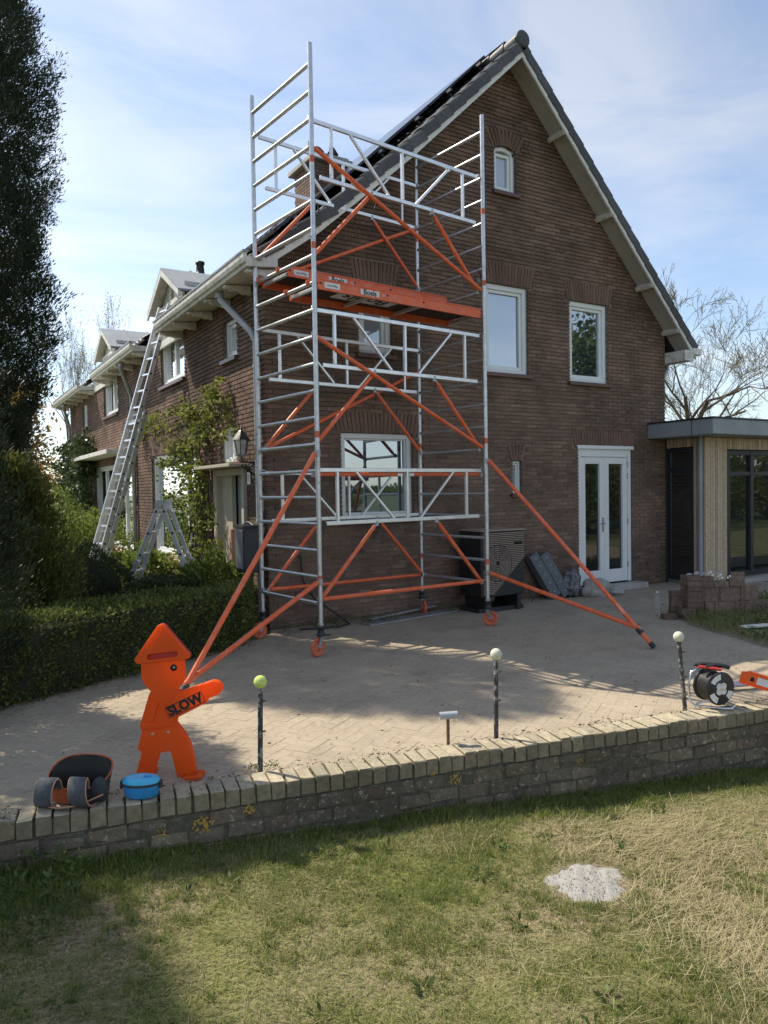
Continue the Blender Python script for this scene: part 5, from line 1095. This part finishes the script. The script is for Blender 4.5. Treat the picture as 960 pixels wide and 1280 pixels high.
head = arc(277, 440, 142, 185, 352, 26)
m = MB(); m.prism(fpt([(135, 365)] + head + [(412, 345)]), fb - FN * .018, FX, UP, FN, .042); build('head', m, 'orangeglow', fig, bevel=.006)
hat_o = [(272, 120), (250, 130), (104, 336), (97, 352), (113, 374), (130, 376), (440, 350), (455, 335), (452, 318), (300, 132), (288, 123)]
slot = [(180, 322), (192, 314), (368, 297), (380, 303), (380, 320), (372, 332), (194, 352), (180, 345)]
bm = bmesh.new()
def ringv(pts, off): return [bm.verts.new(fb + FX * a + UP * b + FN * off) for a, b in fpt(pts)]
layers = []
for off in (.012, .034):
    vo, vi = ringv(hat_o, off), ringv(slot, off); ed = [bm.edges.new((l[i], l[(i + 1) % len(l)])) for l in (vo, vi) for i in range(len(l))]
    bmesh.ops.triangle_fill(bm, edges=ed, use_beauty=True); layers.append((vo, vi))
for w_ in (0, 1):
    a, b = layers[0][w_], layers[1][w_]
    for i in range(len(a)): bm.faces.new((a[i], a[(i + 1) % len(a)], b[(i + 1) % len(a)], b[i]))
bmesh.ops.recalc_face_normals(bm, faces=bm.faces); bmesh.ops.translate(bm, verts=bm.verts, vec=-fb)
me = bpy.data.meshes.new('hat'); bm.to_mesh(me); bm.free(); me.materials.append(M['orangeglow']); ho = bpy.data.objects.new('hat', me); COL.objects.link(ho); ho.parent = fig; b_ = ho.modifiers.new('bevel', 'BEVEL'); b_.width = .005; b_.segments = 2; b_.limit_method = 'ANGLE'; b_.angle_limit = R(40)
m = MB(); m.prism(fpt(hat_o), fb - FN * .018, FX, UP, FN, .028); build('hat_back', m, 'slotshade', ho, bevel=.004)
armp = [(300, 655), (385, 562), (525, 514), (530, 522)] + [(535, 512), (600, 490)] + arc(612, 540, 46, 95, -70, 12) + [(570, 605), (558, 632), (362, 728), (320, 730)]
m = MB(); m.prism(fpt(armp), fb - FN * .015, FX, UP, FN, .055); arm = build('arm', m, 'orangeglow', fig, bevel=.006)
ca0 = fb + FX * ((420 - 290) * q_) + UP * ((1120 - 642) * q_) + FN * .0405; ax = (FX * 250 + UP * 112).normalized(); ay = FN.cross(ax)
m = MB(); hw, hh = .124, .034
for (o_, w_, h_) in ((ay * hh, hw, .0015), (-ay * hh, hw, .0015)): m.bar(ca0 + o_ - ax * w_, ca0 + o_ + ax * w_, 0.0008, .005, up=tuple(ay))
for s in (-1, 1): m.bar(ca0 + ax * (s * hw) - ay * hh, ca0 + ax * (s * hw) + ay * hh, .0008, .003, up=tuple(ax))
build('letter_border', m, 'print', arm)
text('lettering', 'SLOW', 'print', arm, ca0, ax, ay, .082, .0006, bold=.0042)
m = MB(); A3 = Matrix((FX, UP, FN)).transposed(); m.lathe([(0, 0), (.021, 0), (.021, .006), (.0, .012)], fb + FX * (58 * q_) + UP * ((1120 - 403) * q_) + FN * .024, A3, 18); build('eye', m, 'print', fig)
m = MB(); m.lathe([(0, 0), (.005, 0), (.005, .002), (0, .003)], fb + FX * (64 * q_) + UP * ((1120 - 400) * q_) + FN * .034, A3, 10); build('eye_glint', m, 'labelw', fig)
m = MB()
for x_, y_ in ((202, 835), (303, 823)): m.lathe([(.012, 0), (.011, .006), (0, .01)], fb + FX * ((x_ - 290) * q_) + UP * ((1120 - y_) * q_) + FN * .025, A3, 14)
build('button', m, 'trim', fig)
for px_, pn_ in ((.17, .02), (-.15, -.06)): m = MB(); m.box(fb + FX * px_ + UP * .012 + FN * pn_, (.053, .06, .012), Matrix((FX, FN, UP)).transposed()); build('foot', m, 'orangeglow', fig, bevel=.008)

# ------------------------------------------------------------------ posts along the wall
def post(b, tp, ballm, label):
    o = thing('iron_post', b, label, 'post', 'iron posts along the garden wall'); m = MB(); m.tube([(b[0], b[1], b[2] - .05), tp], .0165, 12); build('pole', m, 'flaky', o)
    m = MB(); m.sphere((tp[0], tp[1], tp[2] + .012), .041, 20, 14); build('tennis_ball', m, ballm, o)
    m = MB(); v = Vector(tp) - Vector(b)
    for f in (.45, .8): p = Vector(b) + v * f; m.tube([p, p + FX * .035 + Vector((0, 0, .004))], .006, 6)
    build('hook', m, 'rust', o); return o
post((-1.934, -4.50, .02), (-1.922, -4.505, .575), 'tennis', 'black and white flaking iron post topped with a bright green tennis ball')
post((-.296, -4.84, .02), (-.291, -4.845, .60), 'tennisold', 'upright flaking iron post with a pale ball, right of the short rusty post')
post((1.351, -5.166, .02), (1.318, -5.13, .58), 'tennisold', 'leaning flaking iron post with a pale ball beside the cable reel')
o = thing('iron_post', (-.663, -4.77, .02), 'short rusty stub post capped with a piece of grey pipe', 'post', 'iron posts along the garden wall')
m = MB(); m.tube([(-.663, -4.77, -.03), (-.663, -4.77, .2)], .012, 10); build('pole', m, 'rust', o)
m = MB(); pa, pb = Vector((-.663, -4.77, .222)) - FX * .058 - FN * -.01, Vector((-.663, -4.77, .226)) + FX * .065; m.tube([pa, pb], .026, 18, cap=False); m.tube([pa, pb], .021, 18, cap=False)
for p in (pa, pb):
    rg = []
    dvv = (pb - pa).normalized(); xx = dvv.orthogonal().normalized(); yy = dvv.cross(xx)
    V_ = [p + (xx * math.cos(a) + yy * math.sin(a)) * r_ for r_ in (.021, .026) for a in np.linspace(0, 2 * math.pi, 18, endpoint=False)]; m.add(V_, [(i, (i + 1) % 18, 18 + (i + 1) % 18, 18 + i) for i in range(18)])
build('pipe_cap', m, 'pipe', o)

# ------------------------------------------------------------------ tool bag and lunch box on the wall
bc = Vector((-2.985, -4.36, .03)); bag = thing('tool_bag', tuple(bc), 'open charcoal and orange tool bag with curled straps on the wall', 'bag')
def bagpt(a, h, k=0):   # oval basket whose rear rim stands higher
    rx, ry = .155 + .03 * h, .055 + .006 * h
    z = h * (.158 + .084 * math.sin(a) + .02 * math.cos(a) + .008 * math.sin(3 * a + 1)) + .004
    return bc + FX * (rx * math.cos(a) + .01) - FN * (ry * math.sin(a) + .012 * h) + UP * z
NA, NH = 48, 8
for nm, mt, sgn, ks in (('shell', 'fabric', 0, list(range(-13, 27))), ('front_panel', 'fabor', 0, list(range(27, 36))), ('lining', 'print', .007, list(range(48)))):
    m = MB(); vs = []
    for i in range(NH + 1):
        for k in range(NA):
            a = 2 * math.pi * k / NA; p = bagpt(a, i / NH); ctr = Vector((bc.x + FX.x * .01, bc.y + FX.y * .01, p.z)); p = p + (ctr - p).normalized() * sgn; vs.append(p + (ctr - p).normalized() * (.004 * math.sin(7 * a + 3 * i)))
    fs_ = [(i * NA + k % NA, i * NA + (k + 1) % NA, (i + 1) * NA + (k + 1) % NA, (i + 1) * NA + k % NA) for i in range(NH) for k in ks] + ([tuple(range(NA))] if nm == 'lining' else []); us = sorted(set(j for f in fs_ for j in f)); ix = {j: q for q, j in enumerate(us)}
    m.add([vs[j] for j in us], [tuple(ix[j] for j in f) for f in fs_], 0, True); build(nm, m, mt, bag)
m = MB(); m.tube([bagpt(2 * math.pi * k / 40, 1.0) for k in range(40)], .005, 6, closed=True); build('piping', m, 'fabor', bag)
def ribbon(pts, wv, th, par, name, mt, edge='trim'):
    m = MB(); n = len(pts); vs = []; 
    for i, p in enumerate(pts):
        t = (pts[min(i + 1, n - 1)] - pts[max(i - 1, 0)]).normalized(); w = wv if not callable(wv) else wv(i / (n - 1)); nn = t.cross(w).normalized() * th
        vs += [p - w + nn, p + w + nn, p + w - nn, p - w - nn]
    fs = [(4 * i + k, 4 * i + (k + 1) % 4, 4 * i + 4 + (k + 1) % 4, 4 * i + 4 + k) for i in range(n - 1) for k in range(4)] + [(0, 1, 2, 3), (4 * n - 4, 4 * n - 3, 4 * n - 2, 4 * n - 1)]
    m.add(vs, fs, 0, True); s_ = build(name, m, mt, par); m = MB()
    for sg in (-1, 1): m.tube([p + (wv if not callable(wv) else wv(i / (n - 1))) * sg for i, p in enumerate(pts)], .0045, 6)
    build('piping', m, edge, s_)
def strapc(x0, x1, pts): return [bc + FX * (x0 + (x1 - x0) * t) + FN * f_ + UP * z_ for t, (f_, z_) in zip(np.linspace(0, 1, len(pts)), pts)]
pr_ = [(.04, .09), (.052, .135), (.08, .162), (.11, .16), (.138, .138), (.152, .10), (.15, .062), (.134, .03), (.104, .012), (.07, .01)]
wv_ = (FX * .95 + FN * .1).normalized() * .05
ribbon(strapc(-.12, -.145, pr_), wv_, .006, bag, 'strap', 'fabgrey'); ribbon(strapc(.03, .075, pr_), wv_, .006, bag, 'strap', 'fabgrey')
ribbon([bc + FX * (-.13 + .17 * t) + FN * (.10 + .03 * math.sin(math.pi * t)) + UP * .014 for t in np.linspace(0, 1, 8)], FN * .02 + UP * .008, .005, bag, 'strap', 'fabric'); ribbon([bc + FX * (.05 + .12 * t) + FN * (.10 - .05 * t) + UP * (.014 + .04 * t) for t in np.linspace(0, 1, 8)], FN * .02 + UP * .008, .005, bag, 'strap', 'fabric')
m = MB(); m.sphere(bc + FX * .135 + FN * .025 + UP * .075, .055, 16, 12, sc=(.9, .8, 1.25)); build('side_pocket', m, 'fabric', bag)
lc = Vector((-2.665, -4.505, .034)); lb = thing('lunch_box', tuple(lc), 'oval bright blue lunch box with lighter lid on the wall edge', 'lunch box'); LA = Matrix((FX * 1, -FN, UP)).transposed()
LA = Matrix(((FX.x, -FN.x, 0), (FX.y, -FN.y, 0), (FX.z, -FN.z, 1)))
m = MB(); m.lathe([(.0, 0), (.085, 0), (.096, .008), (.106, .065), (.106, .07), (0, .07)], lc, LA, 36, sx=1, sy=.62); build('base', m, 'blue', lb)
m = MB(); m.lathe([(.109, .07), (.112, .074), (.112, .081), (.109, .085)], lc, LA, 36, sx=1, sy=.64); build('seal', m, 'fabric', lb)
m = MB(); m.lathe([(.11, .085), (.109, .093), (.1, .107), (.085, .113), (.06, .112), (0, .110)], lc, LA, 36, sx=1, sy=.63); ld = build('lid', m, 'bluelid', lb)
m = MB(); m.box(lc + FX * .035 + UP * .115, (.02, .007, .003), LA); build('vent', m, 'blue', ld, bevel=.002)
for s in (-1, 1): m = MB(); m.box(lc + FX * (s * .113) + UP * .07, (.006, .02, .022), LA); build('clip', m, 'fabric', lb, bevel=.003)

# ------------------------------------------------------------------ cable reel, orange beam, pipe at the right end of the wall
rc = Vector((1.555, -5.27, .195)); rn = Vector((-.22, -.97, -.03)).normalized(); rx = Vector((0, 0, 1)).cross(rn).normalized(); ru = rn.cross(rx); RA = Matrix((rx, ru, rn)).transposed()
reel = thing('cable_reel', (rc.x, rc.y, .03), 'black cable reel with white socket plate on a chrome stand', 'cable reel')
m = MB()
for o_ in (-.085, .06): m.lathe([(0, o_), (.12, o_), (.131, o_ + .006), (.131, o_ + .014), (.12, o_ + .02), (0, o_ + .02)], rc, RA, 40)
m.lathe([(.06, -.08), (.06, .07)], rc, RA, 24); build('drum', m, 'black', reel)
m = MB()
for k in range(15):
    for l_ in range(2): m.tube([rc + RA @ Vector(((.112 - .016 * l_ + rnd.uniform(-.003, .002)) * math.cos(a), (.112 - .016 * l_) * math.sin(a), -.06 + .0085 * k)) for a in np.linspace(0, 2 * math.pi, 28, endpoint=False)], .0055, 5, closed=True)
build('cable', m, 'black', reel)
m = MB()
for a in (45, 135, 225, 315): m.lathe([(.026, .08), (.026, .086), (.019, .087), (.018, .0825), (0, .0825)], rc + RA @ Vector((.029 * math.cos(R(a)), .029 * math.sin(R(a)), 0)), RA, 20)
build('socket', m, 'labelw', reel)
for a0, a1 in ((95, 150), (200, 250), (310, 345)):
    m = MB(); ring = [rc + RA @ Vector((r_ * math.cos(R(a)), r_ * math.sin(R(a)), .0815)) for r_ in (.072, .118) for a in np.linspace(a0, a1, 9)]; m.add(ring, [(i, i + 1, 9 + i + 1, 9 + i) for i in range(8)]); build('label', m, 'labelw', reel)
m = MB()
def rel3(a, b, c): return rc + rx * a + Vector((0, 0, b)) + Vector((rn.x, rn.y, 0)) * c
m.tube([rel3(.0, .14, -.1), rel3(-.13, .1, -.1), rel3(-.155, .0, -.1), rel3(-.15, -.13, -.09), rel3(-.13, -.155, -.06), rel3(-.02, -.157, .04), rel3(.03, -.155, .1), rel3(.07, -.155, .115), rel3(.15, -.155, .06), rel3(.16, -.155, .02), rel3(.14, -.15, -.09), rel3(.0, -.155, -.11), rel3(-.1, -.155, -.09)], .009, 10); m.tube([rc - rn * .12, rc + rn * .09], .012, 10); build('stand', m, 'chrome', reel)
m = MB(); m.tube([rel3(-.1, .155, -.1), rel3(-.05, .17, -.06), rel3(.06, .165, .03), rel3(.1, .15, .06)], .017, 10); m.box(rel3(-.01, .15, .0), (.07, .022, .012), RA); build('handle', m, 'black', reel)
m = MB(); m.tube([rel3(-.12, .16, -.03), rel3(.02, .142, .06)], .012, 10); build('grip', m, 'red', reel)
ba, bb_ = Vector((1.87, -5.29, .235)), Vector((2.26, -5.86, .065)); beam = thing('orange_beam', tuple(bb_), 'flat orange tool beam with white label leaning against the cable reel', 'tool')
bt = (bb_ - ba).normalized(); bu = (Vector((0, 0, 1)) - bt * bt.z).normalized(); bn = bt.cross(bu)
if bn.dot(CAM - ba) < 0: bn = -bn
m = MB(); Lb = (bb_ - ba).length; tri = [(.075, -.016), (.105, -.016), (.105, .01), (.09, .024), (.075, .01)]
m.prism([(0, -.05), (Lb, -.05), (Lb, .056), (.05, .056), (0, .04)], ba - bn * .0, bt, bu, bn, .006); m.bar(ba + bt * .05 + bu * .056, bb_ + bu * .056, .04, .008, up=tuple(bu)); m.bar(ba - bu * .05, bb_ - bu * .05, .04, .008, up=tuple(bu)); bo = build('beam', m, 'orange2', beam, bevel=.003)
m = MB(); m.prism(tri, ba + bn * .0065, bt, bu, bn, .001); build('hole', m, 'print', beam)
m = MB(); m.prism([(.125, -.028), (.3, -.028), (.3, .03), (.125, .03)], ba + bn * .0065, bt, bu, bn, .001); build('label', m, 'labelw', beam)
m = MB(); m.tube([(2.13, -4.98, .05), (3.4, -5.35, .05)], .028, 12); tag(build('lilac_pipe', m, 'lilac', None, (2.13, -4.98, .022)), 'pale lilac plastic pipe lying on the drive behind the orange tool', 'pipe')

# ------------------------------------------------------------------ ladders
def rail_pair(par, p, q, wv, w=.03, dep=.075, n=10, rung=.014, off=.0, start=.02, end=.98, nm='rail', up=None):
    p, q, wv = Vector(p), Vector(q), Vector(wv); t = (q - p).normalized(); nrm = t.cross(wv).normalized()
    for s in (-1, 1):
        m = MB(); a = p + wv * s + nrm * off; b = q + wv * s + nrm * off; m.bar(a, b, w, dep, up=tuple(nrm)); build(nm, m, 'alu2', par, bevel=.004)
        m = MB()
        for k in range(n): c = a.lerp(b, start + (end - start) * k / (n - 1)); m.tube([c + wv.normalized() * (s * (w / 2 + .001) - .002), c + wv.normalized() * (s * (w / 2 + .001) + .002)], .017, 10)
        build('rung_plug', m, 'black', par)
    for k in range(n):
        f = start + (end - start) * k / (n - 1); m = MB(); c = (p + nrm * off).lerp(q + nrm * off, f); m.bar(c - wv, c + wv, .03, .028, up=tuple(nrm)); build('rung', m, 'alu2', par)
ld1 = thing('extension_ladder', (-1.62, 3.75, 0), 'long aluminium extension ladder leaning against the front gutter', 'ladder')
A_, B_ = Vector((-1.62, 3.75, 0)), Vector((-.10, 4.1, 5.0)); wv1 = Vector((-.045, .18, 0))
fm = A_.lerp(B_, .6); rail_pair(ld1, A_, A_.lerp(B_, .64), wv1 * 1.0, n=12, off=-.04); rail_pair(ld1, A_.lerp(B_, .12), B_, wv1 * .86, n=16, off=.045, nm='upper_rail')
for s in (-1, 1): m = MB(); m.b2(tuple(A_ + wv1 * s - Vector((.05, .03, .0))), tuple(A_ + wv1 * s + Vector((.05, .03, .06)))); build('rubber_foot', m, 'black', ld1)
m = MB(); m.bar(A_.lerp(B_, .6) - wv1 * 1.15, A_.lerp(B_, .6) + wv1 * 1.15, .08, .05); build('lock', m, 'alu2', ld1)
fl = thing('folding_ladder', (-1.0, 1.2, 0), 'aluminium multi fold ladder standing as an A frame behind the hedge', 'ladder')
tp_, fl_, fr_ = Vector((-.99, 1.23, 1.68)), Vector((-1.58, 1.53, 0)), Vector((-.50, .87, 0)); wv2 = Vector((.10, .155, 0)) * .95
for ft_, nm in ((fl_, 'left_section'), (fr_, 'right_section')):
    for f0__, f1__ in ((0, .5), (.52, .97)):
        rail_pair(fl, ft_.lerp(tp_, f0__), ft_.lerp(tp_, f1__), wv2 * (1.0 if f0__ == 0 else .86), w=.024, dep=.062, n=3 if f0__ else 3, start=.12, end=.88)
for s in (-1, 1):
    for ft_ in (fl_, fr_):
        for f_ in (.51, .98):
            m = MB(); c = ft_.lerp(tp_, f_) + wv2 * s; wn_ = wv2.normalized(); m.tube([c - wn_ * .022, c + wn_ * .022], .046, 18); build('hinge', m, 'alu2', fl)

# ------------------------------------------------------------------ things along the gable
hp = thing('heat_pump', (3.33, -.45, 0), 'black heat pump with round brown fan grille against the gable wall', 'heat pump')
x0, x1, y0, y1, z0, z1 = 2.93, 3.74, -.70, -.16, .22, 1.16
m = MB(); m.b2((x0, y0 + .03, z0), (x1, y1, z1)); build('casing', m, 'hp', hp, bevel=.015)
m = MB(); m.b2((x0 + .0, y0, z1 - .0), (x1 + .01, y1 - .02, z1 + .02)); build('top_plate', m, 'hpbrown', hp, bevel=.004)
fc = Vector((3.22, y0 + .012, .70))
m = MB()
for k in range(34):      # slanting louvres over the upper face
    u = k / 33; zz = z1 - .03 - u * .86; xa, xb = x0 + .03 + .0 * u, x1 - .03 - max(0, (u - .42)) * .95
    if xb - xa < .05: break
    if abs(zz - fc.z) < .26:
        dd = math.sqrt(.26 ** 2 - (zz - fc.z) ** 2); segs = [(xa, fc.x - dd), (fc.x + dd, xb)]
    else: segs = [(xa, xb)]
    for a, b in segs:
        if b - a > .01: m.bar((a, y0 + .015, zz), (b, y0 + .015, zz), .022, .011)
build('louvre', m, 'hpbrown', hp)
m = MB(); FA = Matrix(((1, 0, 0), (0, 0, -1), (0, 1, 0))).transposed(); FA = Matrix((Vector((1, 0, 0)), Vector((0, 0, 1)), Vector((0, -1, 0)))).transposed()
for r_ in np.arange(.05, .26, .027): m.tube([fc + FA @ Vector((r_ * math.cos(a), r_ * math.sin(a), .004)) for a in np.linspace(0, 2 * math.pi, 36, endpoint=False)], .0065, 5, closed=True)
for k in range(8): a = k * math.pi / 4; m.tube([fc + FA @ Vector((.03 * math.cos(a), .03 * math.sin(a), 0)), fc + FA @ Vector((.255 * math.cos(a), .255 * math.sin(a), 0))], .004, 5)
build('fan_grille', m, 'hpbrown', hp)
m = MB(); m.b2((x1 - .22, y0 + .004, z1 - .2), (x1 - .06, y0 + .012, z1 - .155)); build('badge', m, 'hp', hp, bevel=.01)
m = MB()
for x in (x0 + .1, x1 - .15): m.b2((x, y0 + .02, 0), (x + .07, y1, z0))
m.b2((x0 - .02, y0 + .06, 0), (x1, y1 - .02, .06)); build('foot', m, 'black', hp)
for k, (dx, lab) in enumerate(((0, 'dark grey block leaning on the wall, nearest the heat pump'), (.23, 'dark grey block leaning on the wall, nearest the plastic sack'))):
    o = thing('rubber_block', (4.72 + dx, -.22, 0), lab, 'block', 'dark blocks leaning on the gable'); a, b = Vector((4.74 + dx, -.26, .03)), Vector((4.42 + dx, -.06, .70)); t = (b - a).normalized()
    m = MB(); m.bar(a, b, .2, .13, up=(0, -1, .3)); bl = build('block', m, 'rubber', o, bevel=.012)
    n_ = t.cross(Vector((1, 0, 0))); n_ = n_ if n_.y < 0 else -n_; n_.normalize(); m = MB()
    for f in (.12, .32, .52, .72, .9): c = a.lerp(b, f) + n_ * .066; m.tube([c - n_ * .004, c + n_ * .003], .012, 8)
    build('bolt', m, 'steel', o)
def boulder(c, sc, seed, m, o=None, name='stone'):
    q = np.random.default_rng(seed); bm = bmesh.new(); bmesh.ops.create_icosphere(bm, subdivisions=4, radius=1); ph = q.uniform(0, 6, 9)
    for v in bm.verts:
        x, y, z = v.co; k = 1 + .12 * math.sin(3 * x + ph[0]) * math.cos(2.4 * y + ph[1]) + .09 * math.sin(5 * z + ph[2] + 2 * x) + .05 * math.sin(9 * x + ph[3]) * math.sin(8 * y + ph[4]); v.co = Vector((x * sc[0] * k, y * sc[1] * k, max(z * sc[2] * k, -sc[2] * .6)))
    me = bpy.data.meshes.new(name); bm.to_mesh(me); bm.free(); me.polygons.foreach_set('use_smooth', [True] * len(me.polygons)); me.materials.append(M[m]); ob = bpy.data.objects.new(name, me); COL.objects.link(ob); ob.location = c; return ob
tag(boulder((5.5, -.42, .10), (.25, .18, .19), 3, 'stone', name='boulder'), 'rounded grey boulder lying in front of the white french door', 'stone')
tag(boulder((5.85, -.5, .04), (.17, .12, .08), 8, 'stone', name='boulder'), 'small flat stone beside the big grey boulder', 'stone')
pb_ = boulder((5.13, -.22, .16), (.2, .13, .25), 5, 'bagplastic', name='rubble_sack'); tag(pb_, 'crumpled black and white plastic sack between block and boulder', 'sack')
for i, v in enumerate(pb_.data.vertices): v.co *= 1 + .16 * math.sin(v.co.x * 41 + v.co.z * 23) * math.sin(v.co.y * 37 + v.co.z * 31)
for k, (p, q, wd_, lab) in enumerate((((1.15, -.02 - .45, .012), (2.75, -.02 - .2, .012), .2, 'wide flat aluminium strip lying along the foot of the gable'), ((1.3, -.32, .05), (2.55, -.06, .08), .07, 'narrow aluminium strip resting on the wide strip'))):
    m = MB(); m.bar(p, q, wd_, .02); tag(build('metal_strip', m, 'steel', None, ((p[0] + q[0]) / 2, (p[1] + q[1]) / 2, 0), bevel=.003), lab, 'strip')
m = MB(); m.tube([(.42, -.05, .95), (.45, -.07, .6), (.6, -.1, .35), (.9, -.2, .12), (1.0, -.3, .015), (.8, -.38, .012), (.5, -.33, .012), (.3, -.25, .012)], .014, 8); tag(build('black_hose', m, 'black', None, (.45, -.1, 0)), 'black cable hanging down the gable wall behind the tower', 'cable')
mbx = thing('post_box', (-.2, .15, 0), 'grey and black letter box on a post at the house corner', 'letter box'); m = MB(); m.b2((-.32, .0, .75), (-.07, .34, 1.34)); build('box', m, 'anthracite', mbx, bevel=.02)
m = MB(); m.b2((-.335, .03, .8), (-.322, .31, 1.3)); build('door', m, 'rubber', mbx, bevel=.01)
m = MB(); m.tube([(-.2, -.02 + .38 * t, 1.34 + .05 * math.sin(math.pi * t)) for t in np.linspace(0, 1, 9)], .02, 8); m.b2((-.34, -.02, 1.33), (-.05, .36, 1.36)); build('lid', m, 'black', mbx)
m = MB(); m.b2((-.24, .14, 0), (-.16, .2, .75)); build('leg', m, 'black', mbx)

# ------------------------------------------------------------------ brick stack and bits on the right
stack = thing('brick_stack', (5.0, -2.45, 0), 'irregular stack of old reddish paving bricks on the drive edge', 'brick stack')
BX = Vector((.90, -.43, 0)).normalized(); BY = Vector((-BX.y, BX.x, 0)); so = Vector((4.62, -2.40, 0)); pm_ = []
for k in range(5):
    me = rough_brick((.098, .05, .034), jit=.0022); me.materials.append(M['stackbrick']); pm_.append(me)
def sbrick(u, v, z, mode, jit=1):
    p = so + BX * u + BY * v + Vector((0, 0, z)); an = math.atan2(BX.y, BX.x) + rnd.gauss(0, .04 * jit)
    rot = {'s': (0, 0, an), 'h': (0, 0, an + math.pi / 2), 'v': (math.pi / 2, math.pi / 2, an), 'e': (math.pi / 2, 0, an)}[mode]
    share('brick', rnd.choice(pm_), stack, p, rot)
sbrick(.06, -.05, .035, 's'); sbrick(.25, -.12, .035, 'h'); sbrick(.27, -.12, .105, 's')
for z in range(5): sbrick(.26, .12, .035 + .07 * z, 's', 2)
for z in range(8):
    sbrick(.42, .0, .035 + .07 * z, 's', 1.5); sbrick(.42, .11, .035 + .07 * z, 's', 1.5)
for r in range(2):
    for k in range(9): sbrick(.58 + .072 * k, .06 + rnd.uniform(-.01, .01), .1 + .2 * r, 'v')
for k in range(3):
    for z in range(2 if k != 1 else 1): sbrick(.62 + .21 * k, .05, .435 + .07 * z, 's', 2)
for z in range(2): sbrick(1.08, .07, .44 + .105 * z * .9, 'e', 1)
for k in range(4): sbrick(1.24 + .072 * k, .06, .1, 'v')
for k in range(2): sbrick(1.24 + .072 * k, .06, .3, 'v')
for r in range(2):
    for k in range(6): sbrick(.62 + .1 * k, .28, .1 + .2 * r, 'v')
m = MB()
for k in range(5): m.bar(so + BX * (.36 + .1 * k) + Vector((0, 0, .58)), so + BX * (.44 + .1 * k) + BY * .1 + Vector((0, 0, .575 + .02 * (k % 2))), .05, .02)
build('mortar_lump', m, 'concrete', stack)
bt_ = thing('plastic_bottle', (4.78, -2.18, 0), 'clear plastic bottle standing behind the lowest bricks', 'bottle'); m = MB(); m.lathe([(.0, 0), (.042, 0), (.045, .02), (.043, .12), (.045, .2), (.04, .24), (.014, .29), (.014, .31)], (4.78, -2.18, 0), seg=18); build('body', m, 'bottle', bt_)
m = MB(); m.lathe([(.016, .305), (.016, .33), (0, .33)], (4.78, -2.18, 0), seg=12); build('cap', m, 'labelw', bt_)
pa, pb = Vector((4.70, -3.49, .045)), Vector((6.5, -4.12, .07)); m = MB(); m.bar(pa, pb, .1, .022); tag(build('plank', m, 'paleplank', None, tuple(pa), bevel=.004), 'pale painted plank lying in the grass right of the drive', 'plank')
sap = thing('sapling', (5.05, -2.92, 0), 'thin bare sapling with white buds in front of the brick stack', 'sapling'); m = MB(); b0 = Vector((5.05, -2.92, 0)); m.tube([b0, b0 + Vector((0, 0, .36))], .007, 6); bl_ = []
for e in ((-.13, .05, .62), (.0, .0, .58), (.11, -.06, .56)):
    e = Vector(e); m.tube([b0 + Vector((0, 0, .28)), b0 + Vector((e.x * .5, e.y * .5, .28 + (e.z - .28) * .55)), b0 + e], [.006, .005, .003], 5); bl_ += [b0 + e, b0 + e + FX * .03 + Vector((0, 0, .02)), b0 + e + FX * .05 - Vector((0, 0, .02))]
build('stem', m, 'bark', sap); m = MB()
for p in bl_[:8]: m.sphere(p, .013, 8, 6, sc=(1, 1, 1.2))
build('buds', m, 'bud', sap)

for o in list(bpy.data.objects):
    if o.type == 'MESH' and o.parent is None and 'kind' not in o and 'label' not in o: print('UNTAGGED', o.name)
